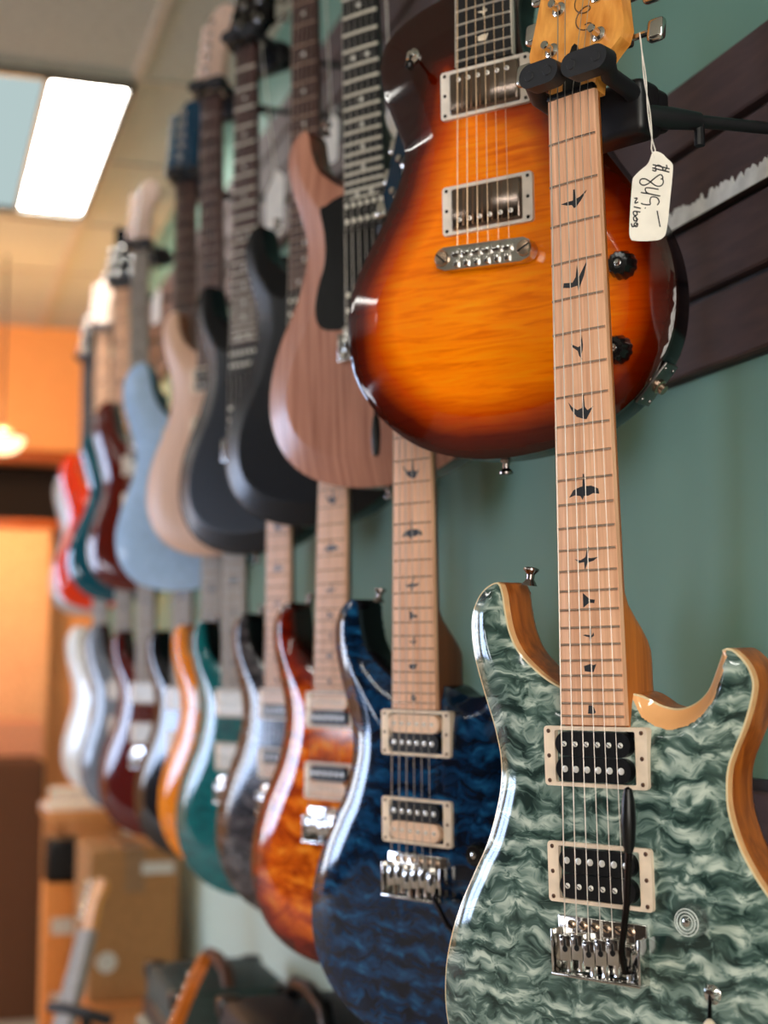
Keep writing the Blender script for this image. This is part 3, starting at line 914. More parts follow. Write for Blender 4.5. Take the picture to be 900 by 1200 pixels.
S['k4'] = dict(shape='c24', profile='carve', mats=[k4_top, solid('teal_cap', (6, 60, 66)), BLKG], neckmat=NECKD, board=GREYB, headmat=BLKG, pickups='white', straps=[((-80, 36, 260), (0.15, 0.05, 1))],
               label='teal green guitar with black sides and bright white pickups, beside the charcoal one')
S['k5'] = dict(shape='c24', profile='carve', mats=[k5_top, CAPM, solid('amber_side', (200, 96, 10), 0.1)], neckmat=NECKB, board=GREYB, headmat=HEADO, pickups='white',
               label='bright amber yellow guitar tucked behind the teal one')
S['k6'] = dict(shape='c24', profile='carve', far=True, mats=[solid('night_black', (10, 12, 18), 0.06), BLKG, BLKG], neckmat=NECKD, board=GREYB, headmat=BLKG, pickups='white',
               label='glossy black guitar in the lower row behind the amber yellow one')
S['k7'] = dict(shape='c24', profile='carve', far=True, mats=[solid('cherry_red', (86, 10, 5), 0.06), solid('cherry_side', (52, 8, 6), 0.08), solid('cherry_side', (52, 8, 6), 0.08)], neckmat=NECKB, board=GREYB, headmat=BLKG, pickups='white',
               label='dark cherry red guitar in the lower row behind the glossy black one')
S['k8'] = dict(shape='strat', profile='carve', far=True, mats=[solid('gunmetal', (112, 118, 128), 0.1, ), BLKG, solid('maroon_side', (60, 14, 12), 0.1)], neckmat=NECKB, board=GREYB, headmat=HEADO, head='six', pickups='white',
               label='silver grey guitar in the lower row behind the cherry red one')
S['k9'] = dict(shape='strat', profile='carve', far=True, mats=[solid('pearl_white', (226, 224, 218), 0.1), solid('pearl_white', (226, 224, 218), 0.1), solid('pearl_side', (206, 200, 190), 0.1)], neckmat=MAPLE, board=GREYB, headmat=HEADO, head='six', pickups='white',
               label='pearl white guitar, farthest of the lower row')
S['t0'] = dict(shape='scut', profile='bevel', hero=True, frets=22, back=52.0, mats=[t0_top, solid('burst_edge', (30, 10, 6), 0.06), BLKG], neckmat=NECKD, board=EBONY, headmat=BLKG, pickups='covered', pz=(149, 42), bridge='stop',
               binding=plain('board_binding', (190, 180, 168), 0.35), inlay_mat=plain('pearl_inlay', (226, 212, 190), 0.3), fretr=0.95, fretmat=plain('fret_bright', (232, 228, 222), 0.3, 0.8), strmat=plain('string_bronze', (216, 184, 150), 0.3, 1.0),
               knobs=[(127, -32, 6, 'black'), (121, -103, 6, 'black')], toggles=[(-76, 196, 6, BLK())], straps=[((0, 30, -183), (0, 0, -1))], extra=jack_plate,
               label='orange sunburst single-cutaway guitar with nickel pickup covers, frontmost of the upper row')
GUARD = [(-68, 158), (-60, 160), (-34, 168), (30, 166), (60, 178), (92, 196), (104, 186), (94, 150), (84, 110), (78, 60), (84, 20), (96, -20), (90, -52), (74, -52), (52, -20), (30, 6), (0, 9), (-50, 9), (-72, 16), (-79, 34), (-75, 60), (-63, 92), (-62, 124)]
S['t1'] = dict(shape='c24', profile='bevel', mats=[t1_top, t1_side, t1_side], neckmat=NECKD, board=EBONY, headmat=BLKG, pickups='none', pz=(142, 37), bridge='trem', guard=GUARD, inlay='dot', inlay_mat=plain('white_dot', (225, 222, 214), 0.35),
               fretr=1.7, fretmat=plain('fret_pale', (226, 220, 204), 0.4, 0.0), arm=arm_down(), straps=[((0, 34, -177), (0, 0, -1)), ((-80, 36, 260), (0.15, 0.05, 1))],
               label='walnut brown satin guitar with black pickguard and dot-inlaid black fretboard')
S['t2'] = dict(shape='c24', profile='bevel', mats=[BLKS, BLKS, BLKS], neckmat=NECKD, board=ROSE, headmat=BLKG, pickups='none', inlay='dot', inlay_mat=plain('white_dot', (225, 222, 214), 0.35), fretmat=plain('fret_dull', (170, 140, 122), 0.4, 0.0),
               straps=[((-80, 36, 260), (0.15, 0.05, 1)), ((0, 34, -177), (0, 0, -1))], label='satin black guitar directly behind the walnut brown one')
S['t3'] = dict(shape='c24', profile='bevel', mats=[BLKS, BLKS, BLKS], neckmat=NECKD, board=ROSE, headmat=BLKG, pickups='none', inlay='dot', fretr=1.5, inlay_mat=plain('white_dot', (225, 222, 214), 0.35), fretmat=plain('fret_pale', (226, 220, 204), 0.4, 0.0),
               straps=[((0, 34, -177), (0, 0, -1))], label='satin black guitar hanging beside the tan guitar')
PALEH = wood('pale_headstock', (206, 172, 150), (230, 200, 182), 0.35)
TAN = top_finish('tan_satin', 'grain', [(0.3, (196, 154, 128)), (0.7, (222, 182, 156))], rough=0.4)
S['t4'] = dict(shape='c24', profile='carve', mats=[TAN, TAN, solid('tan_side', (120, 66, 38), 0.35)], neckmat=NECKB, board=ROSE, headmat=PALEH, head='six', pickups='black', tuner=plain('pale_button', (236, 206, 190), 0.3),
               label='pale tan natural guitar between the satin black and light blue ones')
LB = solid('powder_blue', (168, 198, 234), 0.12)
S['t5'] = dict(shape='strat', profile='softbevel2', mats=[LB, LB, solid('powder_side', (40, 96, 118), 0.1)], neckmat=NECKD, board=ROSE, headmat=solid('blue_headstock', (20, 66, 96), 0.1), head='six', pickups='white', tuner=plain('blue_button', (40, 90, 120), 0.2),
               label='powder blue guitar hanging beside the tan one')
S['t6'] = dict(shape='strat', profile='carve', far=True, mats=[solid('oxblood_red', (92, 22, 10), 0.1), solid('oxblood_side', (60, 12, 8), 0.1), solid('oxblood_side', (60, 12, 8), 0.1)], neckmat=NECKB, board=GREYB, headmat=PALEH, head='six', pickups='white', tuner=plain('pale_button', (236, 206, 190), 0.3),
               label='dark red-brown guitar in the upper row behind the powder blue one')
S['t7'] = dict(shape='c24', profile='carve', far=True, mats=[solid('deep_teal', (16, 78, 92), 0.07), solid('deep_teal_side', (10, 40, 52), 0.1), solid('deep_teal_side', (10, 40, 52), 0.1)], neckmat=NECKB, board=MAPLE, headmat=BLKG, head='three', pickups='white',
               label='deep teal guitar in the upper row near its far end')
S['t8'] = dict(shape='strat', profile='carve', far=True, mats=[solid('flame_red', (222, 52, 6), 0.07), solid('flame_orange', (236, 120, 10), 0.1), solid('flame_side', (200, 30, 6), 0.1)], neckmat=NECKB, board=MAPLE, headmat=PALEH, head='six', pickups='white', tuner=plain('pale_button', (236, 206, 190), 0.3),
               label='bright red-orange guitar in the upper row behind the deep teal one')
S['t9'] = dict(shape='strat', profile='carve', far=True, mats=[solid('ash_grey', (168, 164, 158), 0.12), solid('ash_grey', (168, 164, 158), 0.12), solid('ash_grey', (168, 164, 158), 0.12)], neckmat=NECKD, board=EBONY, headmat=BLKG, head='six', pickups='white',
               label='ash grey guitar, farthest of the upper row')
for k, sp in S.items():
    sp['pose'] = POSES[k]
    if sp['profile'] == 'softbevel2': sp['profile'] = 'carve'
    guitar(sp)

# ------------------------------------------------------------------- hangers
def hanger(sp, which, slim=False):
    """black wall hanger: padded yoke under the headstock, rod back to the slat boards"""
    M = sp['M']
    hub = M @ Vector((12 * MM, 62 * MM, 627 * MM))
    root = empty('guitar_hanger', hub, None)
    tag(root, which, 'hanger', 'black wall hangers')
    R = Matrix.Translation(-hub) @ M
    bm = newbm()
    box(bm, (6 * MM, 52 * MM, 628 * MM), (70 * MM, 30 * MM, 44 * MM), 6 * MM, 3, M=R)
    box(bm, (22 * MM, 70 * MM, 632 * MM), (34 * MM, 26 * MM, 34 * MM), 5 * MM, 3, M=R)
    if slim:
        bm.free(); bm = newbm()
        box(bm, (0, 35 * MM, 628 * MM), (64 * MM, 18 * MM, 30 * MM), 5 * MM, 3, M=R)
    obj('yoke_block', bm, plain('hanger_black', (16, 17, 21), 0.4), root)
    for sd in (-1, 1):
        bm = newbm()
        x0 = sd * 33
        xe, ze = (-24, 647) if sd < 0 else (44, 645)
        tube(bm, [R @ Vector(((8 + sd * 22) * MM, 50 * MM, 634 * MM)), R @ Vector((x0 * MM, 34 * MM, 638 * MM)), R @ Vector((x0 * MM, 5 * MM, 642 * MM)), R @ Vector((xe * MM, (-6 if slim else -16) * MM, ze * MM)) if not slim else R @ Vector((x0 * MM, -6 * MM, 640 * MM))], 7.0 * MM, 14)
        a = obj('yoke_arm', bm, RUB(), root)
        if slim: continue
        bm = newbm()
        # rounded locking tab at the end of the arm, swung in across the strings on the treble side
        xa, xb = (-19, -2) if sd < 0 else (20, 42)
        zc = 647 if sd < 0 else 645
        n = 10; pl = []
        for k in range(n + 1): pl.append((xb + 9.5 * math.sin(PI * k / n), zc + 9.5 * math.cos(PI * k / n)))
        for k in range(n + 1): pl.append((xa - 9.5 * math.sin(PI * k / n), zc - 9.5 * math.cos(PI * k / n)))
        prism(bm, [(p[0] * MM, p[1] * MM) for p in pl], -27 * MM, -13 * MM, M=R)
        es = [e for e in bm.edges if len(e.link_faces) == 2 and e.calc_face_angle(0) > 1.2]
        bmesh.ops.bevel(bm, geom=es, offset=2.5 * MM, segments=2, affect='EDGES')
        for xx in (xa, xb):
            lathe(bm, [(4.2 * MM, 0), (3.6 * MM, 0.8 * MM), (0.0001, 0.9 * MM)], R @ Vector((xx * MM, -27 * MM, zc * MM)), (R.to_3x3() @ Vector((0, -1, 0))), 12)
        obj('locking_tab', bm, RUB(), a)
    # rod to the wall
    p0 = R @ (Vector((28 * MM, 38 * MM, 622 * MM)) if slim else Vector((46 * MM, 70 * MM, 622 * MM)))
    pw = hub + p0
    d = wall_off(pw)
    pe = p0 - WN * d
    pe.z = p0.z + 0.004
    mid = p0.lerp(pe, 0.16)
    bm = newbm()
    tube(bm, [p0 - (pe - p0) * (0.01 if slim else 0.15), p0, mid], [9 * MM, 9 * MM, 7 * MM], 12)
    tube(bm, [mid, p0.lerp(pe, 0.55), pe], [5.2 * MM, 5.0 * MM, 5.0 * MM], 12)
    cyl(bm, mid + Vector((0, 0, -0.02)), mid + Vector((0, 0, 0.004)), 4.2 * MM, seg=10)
    obj('rod', bm, plain('hanger_black', (16, 17, 21), 0.4), root)
    bm = newbm()
    Rw = Matrix((WS, WN, Vector((0, 0, 1)))).transposed().to_4x4()
    box(bm, (0, 0.004, -0.012), (0.045, 0.006, 0.07), 0.002, M=Matrix.Translation(pe) @ Rw)
    obj('wall_bracket', bm, plain('hanger_black', (16, 17, 21), 0.4), root)
    return root

NAMES = {'k0': 'green quilted', 'k1': 'dark blue quilted', 'k2': 'fiery orange', 'k3': 'charcoal', 'k4': 'teal green', 'k5': 'amber yellow', 'k6': 'glossy black', 'k7': 'cherry red', 'k8': 'silver grey', 'k9': 'pearl white',
         't0': 'sunburst', 't1': 'walnut brown', 't2': 'satin black', 't3': 'satin black', 't4': 'tan', 't5': 'powder blue', 't6': 'red-brown', 't7': 'deep teal', 't8': 'red-orange', 't9': 'ash grey'}
for k, sp in S.items():
    lab = 'black padded hanger holding the %s guitar' % NAMES[k]
    if k == 't2': lab = 'black hanger holding the satin black guitar directly behind the walnut one'
    if k == 't3': lab = 'black hanger holding the satin black guitar beside the tan one'
    hanger(sp, lab, slim=k[0] == 'k' and k != 'k0')

# ---------------------------------------------------------------- price tags
PAPER = plain('tag_paper', (232, 226, 216), 0.75, vary=0.03)
INK = plain('black_ink', (18, 20, 24), 0.6)
THREAD = plain('white_thread', (222, 216, 206), 0.8)
TAGP = [(-3, 47), (6, 46), (12, 41), (18, 36), (19.5, 28), (20, 0), (20, -36), (16, -45), (8, -48), (-12, -50), (-17, -46), (-19, -30), (-21, 10), (-20, 18), (-14, 26), (-7, 34)]
STROKES = [
 [(16, 30), (-2, 33)], [(16, 26.5), (-2, 29.5)], [(12, 34), (13, 31), (10, 27.5), (8, 31), (4, 33), (1, 30.5), (2, 26.5), (-2, 27)],   # $
 [(8, 18), (10, 20), (7, 23), (1, 18), (-4, 12.5), (-9, 10), (-13, 12), (-12.5, 16), (-8, 17), (-2, 14), (4, 10.5), (9, 11), (11, 15), (9.5, 19.5)],                         # 8
 [(7, 7), (-6, 7.5), (-4, 2), (9.5, 0)], [(2, 1), (-11, 2)],                                                                                                       # 4
 [(7.5, -10), (9, -6), (6, -2), (0.5, -2), (-0.5, -6), (0, -10), (-6, -10.5), (-9.5, -9.5)],                                                                                     # 9
 [(-4, -14.5), (-5, -14)], [(8, -16), (13, -33)],                                                                                                              # . -
 [(-17, -5), (-14, -4.5), (-15.5, -8), (-15.5, -10), (-12.5, -8.5)], [(-9, -15), (-16.5, -14)], [(-9, -19), (-16, -19), (-15, -23), (-12, -22), (-13, -19)], [(-13, -25), (-11, -27.5), (-14, -29), (-15.5, -25.5), (-13, -24.5), (-11.5, -30)], [(-10, -32), (-13, -31), (-14, -34), (-11, -35), (-10.5, -32), (-15, -35.5), (-17, -32)]]  # w/bag
def price_tag(attach, card_c, yaw, roll, scale, label, writing):
    root = empty('price_tag', card_c)
    tag(root, label, 'price tag', 'hanging price tags')
    R = Matrix.Rotation(yaw, 4, 'Z') @ Matrix.Rotation(roll, 4, 'Y')
    bm = newbm()
    pl, _ = resample(TAGP, 3.0)
    prism(bm, [(a * MM * scale, b * MM * scale) for a, b in pl], -0.25 * MM, 0.25 * MM, M=R)
    obj('card', bm, PAPER, root, smooth=False)
    hole = R @ Vector((-1 * MM * scale, 0, 40 * MM * scale))
    a = Vector(attach) - Vector(card_c)
    bm = newbm()
    n = 14
    for ph in (0, PI):
        pts = []
        for k in range(n + 1):
            t = k / n
            p = hole.lerp(a, t)
            w = 0.9 * MM * math.sin(min(t, 1) * PI) + (2.2 * MM * math.sin(PI * min(t / 0.22, 1)) if t < 0.22 else 0)
            pts.append(p + Vector((math.cos(ph + t * 9) * w, math.sin(ph + t * 9) * w, 0)))
        tube(bm, pts, 0.55 * MM, 5)
    obj('string', bm, THREAD, root)
    if writing:
        bm = newbm()
        for st in STROKES:
            P = [Vector((p[0], p[1], 0)) for p in st]
            q = []
            for i in range(len(P) - 1):
                p0, p1, p2, p3 = P[max(i - 1, 0)], P[i], P[i + 1], P[min(i + 2, len(P) - 1)]
                for t in (0, .25, .5, .75): q.append(0.5 * ((2 * p1) + (p2 - p0) * t + (2 * p0 - 5 * p1 + 4 * p2 - p3) * t * t + (3 * p1 - p0 - 3 * p2 + p3) * t ** 3))
            q.append(P[-1])
            tube(bm, [R @ Vector((p.x * MM * scale, -0.3 * MM, p.y * MM * scale)) for p in q], 0.75 * MM * scale, 6)
        tag(obj('handwriting', bm, INK, root), 'black handwritten price')
    return root

def tuner_world(sp, x, z): return sp['M'] @ (sp['H'] @ Vector((x * MM, 12 * MM, z * MM)))
def px(u, v, Y):
    a, b, th = (u - 450) / 1700, (600 - v) / 1700, 0.103
    d = Vector((a, math.cos(th) - b * math.sin(th), math.sin(th) + b * math.cos(th)))
    return d * (Y / d.y) + Vector((0, 0, CAM_Z))
p = tuner_world(S['k0'], 52, 42)
price_tag(p, px(763, 229, 1.035), -0.12, 0.13, 0.70, 'white paper price tag reading $849 hanging from the green guitar', True)
for k, (u, v), s, lab in (('t1', (457, 160), 0.95, 'blank-looking white price tag behind the sunburst guitar'), ('t2', (388, 163), 0.75, 'white price tag beside the dot-inlaid black fretboard'),
                          ('t3', (322, 238), 1.15, 'white price tag above the satin black body, beside its fretboard'), ('t5', (247, 156), 1.1, 'white price tag hanging near the blue headstock'), ('t6', (183, 358), 0.9, 'white price tag above the powder blue body')):
    Y = S[k]['pose'][1] + (0.06 if k != 't5' else -0.06)
    c = px(u, v, Y)
    top = S[k]['M'] @ Vector((40 * MM, -6 * MM, 633 * MM))
    price_tag(top, c, -0.8, 0.05, s, lab, False)

# ------------------------------------------------------------------ the room
CEIL = 2.60
def slab(name, pts, mat, kind='structure', thick=None):
    bm = newbm(); vs = [bm.verts.new(p) for p in pts]; bm.faces.new(vs)
    if thick is not None:
        r = bmesh.ops.extrude_face_region(bm, geom=bm.faces[:])
        for v in [g for g in r['geom'] if isinstance(g, bmesh.types.BMVert)]: v.co += Vector(thick)
    o = obj(name, bm, mat, smooth=False); o['kind'] = kind
    return o

t = NT('green_wall')
nz = t.n('ShaderNodeTexNoise'); nz.inputs['Scale'].default_value = 3.0; nz.inputs['Detail'].default_value = 6.0
t.l(t.coords(), nz.inputs['Vector'])
n3 = t.n('ShaderNodeTexNoise'); n3.inputs['Scale'].default_value = 220.0
t.l(t.coords(), n3.inputs['Vector'])
GREEN = t.bsdf(t.ramp(nz.outputs[0], [(0.3, (90, 132, 114)), (0.7, (96, 138, 120))]), 0.55, bump=n3.outputs[0], bump_s=0.15)
ORANGE = plain('orange_paint', (250, 172, 102), 0.6, vary=0.03)
CEILM = plain('ceiling_tile', (184, 186, 174), 0.9, vary=0.05)
CARPET = plain('carpet', (156, 144, 130), 0.95, vary=0.15)
SLAT = wood('slat_board', (50, 30, 28), (68, 44, 40), 0.75, scale=(14, 14, 90))
WOFF = -0.022
s0, s1 = -3.4, 5.05
depth = 6.2
A, B = W(s0, WOFF, 0), W(s1, WOFF, 0)
C, D = B + WN * depth, A + WN * depth
up = Vector((0, 0, CEIL))
slab('wall_right', [A, B, B + up, A + up], GREEN, thick=-WN * 0.12)
slab('floor', [A, B, C, D], CARPET, thick=(0, 0, -0.1))
slab('ceiling', [A + up, B + up, C + up, D + up], CEILM, thick=(0, 0, 0.1))

# far wall with its dark pass-through
FZ0, FZ1 = 1.74, 2.03
def far_box(name, o0, o1, z0, z1, d0, d1, mat, kind=None, bev=0.0):
    bm = newbm()
    Rw = Matrix((WN, WS, Vector((0, 0, 1)))).transposed().to_4x4()
    box(bm, ((o0 + o1) / 2, (d0 + d1) / 2, (z0 + z1) / 2), (o1 - o0, d1 - d0, z1 - z0), bev, M=Matrix.Translation(W(s1, WOFF, 0)) @ Rw)
    o = obj(name, bm, mat, smooth=bev > 0)
    if kind: o['kind'] = kind
    return o
bm = newbm()
Rw = Matrix.Translation(W(s1, WOFF, 0)) @ Matrix((WN, WS, Vector((0, 0, 1)))).transposed().to_4x4()
for o0, o1, z0, z1 in ((0, 0.12, 0, CEIL), (1.6, 4.9, 0, CEIL), (4.9, 6.05, 0, 0.45), (4.9, 6.05, 2.3, CEIL), (6.05, depth, 0, CEIL), (0.12, 1.6, 0, FZ0), (0.12, 1.6, FZ1, CEIL)):
    box(bm, ((o0 + o1) / 2, 0.06, (z0 + z1) / 2), (o1 - o0, 0.12, z1 - z0), M=Rw)
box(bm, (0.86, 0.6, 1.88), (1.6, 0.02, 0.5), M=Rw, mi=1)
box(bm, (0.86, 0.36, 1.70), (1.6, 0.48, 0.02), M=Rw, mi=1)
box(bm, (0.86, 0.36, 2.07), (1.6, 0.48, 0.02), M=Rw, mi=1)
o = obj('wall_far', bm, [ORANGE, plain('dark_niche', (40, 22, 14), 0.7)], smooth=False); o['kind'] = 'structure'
TRIM = wood('orange_trim', (150, 66, 20), (186, 92, 34), 0.4)
bm = newbm()
box(bm, (0.86, -0.012, FZ0 - 0.02), (1.6, 0.03, 0.05), 0.004, M=Rw)
box(bm, (0.86, -0.012, FZ1 + 0.02), (1.6, 0.03, 0.05), 0.004, M=Rw)
o = obj('trim_2', bm, TRIM); o['kind'] = 'structure'

# left wall with a street-side window and a low added pane
LW = D; LW2 = C
bm = newbm()
Rl = Matrix.Translation(D) @ Matrix((WS, WN, Vector((0, 0, 1)))).transposed().to_4x4()
L = s1 - s0
wins = [(5.3, 6.4, 0.85, 1.32), (7.1, 8.35, 0.45, 2.3)]
def holed(bm, M, length, holes):
    """a 12 cm wall with rectangular openings"""
    prev = 0.0
    for a, b, z0, z1 in holes:
        box(bm, ((prev + a) / 2, 0.06, CEIL / 2), (a - prev, 0.12, CEIL), M=M)
        box(bm, ((a + b) / 2, 0.06, z0 / 2), (b - a, 0.12, z0), M=M)
        box(bm, ((a + b) / 2, 0.06, (z1 + CEIL) / 2), (b - a, 0.12, CEIL - z1), M=M)
        prev = b
    box(bm, ((prev + length) / 2, 0.06, CEIL / 2), (length - prev, 0.12, CEIL), M=M)
holed(bm, Rl, L, wins)
o = obj('wall_left', bm, plain('umber_paint', (74, 64, 58), 0.8), smooth=False); o['kind'] = 'structure'
FRAMEP = plain('window_frame_paint', (70, 66, 62), 0.5)
def window(i, M, a, b, z0, z1, pane, mull):
    bm = newbm()
    box(bm, ((a + b) / 2, 0.09, (z0 + z1) / 2), (b - a, 0.01, z1 - z0), M=M)
    for k in range(mull + 1): box(bm, (a + 0.02 + (b - a - 0.04) * k / mull, 0.05, (z0 + z1) / 2), (0.04, 0.06, z1 - z0), M=M, mi=1)
    for q in (z0 + 0.02, z1 - 0.02): box(bm, ((a + b) / 2, 0.05, q), (b - a, 0.06, 0.04), M=M, mi=1)
    o = obj('window_%d' % i, bm, [pane, FRAMEP], smooth=False); o['kind'] = 'structure'
window(1, Rl, *wins[0], emission('daylight_highlight_pane', (236, 242, 255), 16.0), 4)  # low pane added out of view for the streak on the sunburst bevel
window(2, Rl, *wins[1], emission('blue_sky_pane', (196, 218, 255), 24.0), 2)
window(4, Rw, 4.9, 6.05, 0.45, 2.3, emission('daylight_highlight_pane', (236, 242, 255), 16.0), 2)
# wall behind the camera, with an unseen pane added to brighten the guitars
BW = (0.5, 2.5)
Rq = Matrix.Translation(A) @ Matrix((WN, -WS, Vector((0, 0, 1)))).transposed().to_4x4()
bm = newbm()
for o0, o1, z0, z1 in ((0, BW[0], 0, CEIL), (BW[1], depth, 0, CEIL), (BW[0], BW[1], 0, 0.5), (BW[0], BW[1], 2.4, CEIL)):
    box(bm, ((o0 + o1) / 2, 0.06, (z0 + z1) / 2), (o1 - o0, 0.12, z1 - z0), M=Rq)
o = obj('wall_back', bm, plain('cream_paint', (196, 186, 170), 0.7), smooth=False); o['kind'] = 'structure'
window(3, Rq, BW[0], BW[1], 0.5, 2.4, emission('fill_pane', (255, 248, 236), 9.0), 4)

# slat board strips
def slat_strip(name, zb, n):
    bm = newbm()
    Rs = Matrix.Translation(W(0, 0, 0)) @ Matrix((WS, WN, Vector((0, 0, 1)))).transposed().to_4x4()
    for k in range(n):
        z0 = zb + k * 0.0762
        box(bm, ((s0 + s1) / 2, -0.0075, z0 + 0.0335), (L - 0.02, 0.015, 0.067), 0.002, 1, M=Rs)
    box(bm, ((s0 + s1) / 2, -0.0185, zb + n * 0.0381), (L - 0.02, 0.007, n * 0.0762), M=Rs, mi=1)
    o = obj(name, bm, [SLAT, plain('groove_black', (18, 14, 14), 0.6)]); o['kind'] = 'structure'
slat_strip('trim_1', CAM_Z + 0.28, 4)
slat_strip('trim_3', CAM_Z + 0.885, 4)
slat_strip('trim_4', CAM_Z - 0.41, 4)

bm = newbm()
Rs_ = Matrix.Translation(W(0, 0, 0)) @ Matrix((WS, WN, Vector((0, 0, 1)))).transposed().to_4x4()
box(bm, ((s0 + s1) / 2, WOFF + 0.003, 0.39), (L - 0.02, 0.006, 0.78), M=Rs_)
o = obj('trim_6', bm, plain('lightened_lower_wall', (196, 216, 204), 0.5, vary=0.02), smooth=False); o['kind'] = 'structure'  # pale panel added to lighten the lower wall in place of lamplight

# pale jagged strip lying in a groove of the lower slat boards
bm = newbm()
zz = CAM_Z + 0.28 + 2 * 0.0762 - 0.004
pts = []
random.seed(3)
NSTEP = 60
for k in range(NSTEP + 1):
    s = -0.05 + 0.235 * k / NSTEP
    pts.append((s, zz + 0.012 + 0.010 * random.random()))
for (sa, za), (sb, zb_) in zip(pts, pts[1:]):
    q = [W(sa, 0.004, zz), W(sb, 0.004, zz), W(sb, 0.002, zb_), W(sa, 0.002, za)]
    q2 = [v + WN * 0.0012 for v in q]
    vs = [bm.verts.new(v) for v in q]; v2 = [bm.verts.new(v) for v in q2]
    bm.faces.new(vs); bm.faces.new(list(reversed(v2)))
    for i in range(4): bm.faces.new((vs[i], v2[i], v2[(i + 1) % 4], vs[(i + 1) % 4]))
tag(obj('jagged_strip', bm, plain('pale_jagged', (206, 206, 200), 0.7), smooth=False), 'jagged white strip along a dark slat groove', 'paper strip')

# ceiling grid and troffers
TB = plain('tbar_white', (186, 180, 166), 0.5)
bm = newbm()
Rc = Matrix.Translation(Vector((-0.60, 3.38, CEIL))) @ Matrix((WN, WS, Vector((0, 0, 1)))).transposed().to_4x4()
for k in range(-2, 10):
    q = 0.61 * k
    box(bm, (q, 0.4, -0.004), (0.025, 11.0, 0.008), M=Rc)
for k in range(-12, 5):
    box(bm, (2.3, 0.61 * k, -0.003), (6.0, 0.025, 0.006), M=Rc)
o = obj('trim_5', bm, TB, smooth=False); o['kind'] = 'structure'
LAMP = emission('tube_diffuser', (255, 252, 244), 26.0)
LAMPD = emission('tube_diffuser_dim', (178, 198, 198), 1.0)
TL = 1.09
def troffer(a, b, label):
    root = empty('ceiling_light', Rc @ Vector((a + 0.3, b + TL / 2, 0)), Rc.to_euler())
    tag(root, label, 'ceiling light', 'fluorescent ceiling lights')
    bm = newbm()
    fr = 0.015
    for cx, cy, w, h in ((0, (TL - fr) / 2, 0.6, fr), (0, -(TL - fr) / 2, 0.6, fr), (-0.3 + fr / 2, 0, fr, TL), (0.3 - fr / 2, 0, fr, TL), (-0.095, 0, 0.014, TL)):
        box(bm, (cx, cy, -0.012), (w, h, 0.024))
    obj('frame', bm, plain('troffer_frame', (96, 94, 88), 0.4), root, smooth=False)
    bm = newbm(); box(bm, (-0.1935, 0, -0.006), (0.182, TL - 0.03, 0.006))
    obj('diffuser', bm, LAMP, root, smooth=False)
    bm = newbm(); box(bm, (0.0985, 0, -0.006), (0.372, TL - 0.03, 0.006))
    tag(obj('diffuser', bm, LAMPD, root, smooth=False), 'dim half of the diffuser')
troffer(0, 0, 'fluorescent ceiling light with one bright and one dim panel, in view over the shop floor')
for a, b in ((0, -4.88), (3.05, 1.22), (3.05, -1.22), (3.05, -4.27), (4.88, 1.22), (4.88, -2.44)):
    troffer(a, b, 'fluorescent ceiling light further along the ceiling, out of view')

# ------------------------------------------------------- back of the shop
def thing_box(name, p, rz, parts, label, cat, group=None):
    root = empty(name, p, (0, 0, rz))
    tag(root, label, cat, group)
    return root
WYAW = math.atan2(WS.y, WS.x) - PI / 2   # wall direction as a rotation

# pendant lamp
pc = px(2, 520, 4.9)
root = empty('pendant_lamp', pc)
tag(root, 'glowing cream bowl pendant lamp by the orange wall', 'lamp')
bm = newbm()
prof = [(0.0001, -0.035), (0.03, -0.033), (0.055, -0.022), (0.072, 0.0), (0.078, 0.02), (0.074, 0.02), (0.05, -0.012), (0.0001, -0.026)]
lathe(bm, prof, (0, 0, 0), (0, 0, 1), 28)
obj('lamp_shade', bm, emission('warm_glass', (255, 214, 160), 3.0), root)
bm = newbm()
lathe(bm, [(0.082, 0.018), (0.082, 0.026), (0.02, 0.05), (0.012, 0.07), (0.0001, 0.07)], (0, 0, 0), (0, 0, 1), 28)
obj('rim', bm, plain('lamp_rim', (60, 36, 20), 0.5), root)
bm = newbm(); cyl(bm, (0, 0, 0.06), (0, 0, CEIL - pc.z), 0.004, seg=8)
obj('cord', bm, BLK(), root)

# counter under the pass-through
c = px(28, 760, 5.7)
def wbox(bm, s_, off_, z_, size, bev=0.0, mi=0, rz=0.0):
    R_ = Matrix.Translation(W(s_, off_, z_)) @ Matrix((WN, WS, Vector((0, 0, 1)))).transposed().to_4x4() @ Matrix.Rotation(rz, 4, 'Z')
    return box(bm, (0, 0, 0), size, bev, M=R_, mi=mi)
def soff(u, v, Y):
    p_ = px(u, v, Y); return wall_s(p_), wall_off(p_), p_.z
s_, o_, z_ = soff(56, 760, 5.72)
root = empty('counter_cabinet', W(s_, o_ + 0.4, 0)); tag(root, 'tall orange lit cabinet front below the dark opening', 'cabinet')
bm = newbm(); wbox(bm, s_ + 0.08, o_ + 0.4, 0.86, (0.8, 0.26, 1.72), 0.006)
b = obj('body', bm, plain('peach_front', (248, 182, 132), 0.55)); b.parent = root; b.matrix_parent_inverse = root.matrix_basis.inverted()
bm = newbm(); wbox(bm, s_ + 0.08, o_ + 0.4, 1.735, (0.86, 0.3, 0.035), 0.006)
b = obj('top', bm, TRIM); b.parent = root; b.matrix_parent_inverse = root.matrix_basis.inverted()

def child(root, name, bm, mat, label=None, **kw):
    o = obj(name, bm, mat, None, **kw)
    o.parent = root; o.matrix_parent_inverse = root.matrix_basis.inverted()
    if label: o['label'] = label
    return o

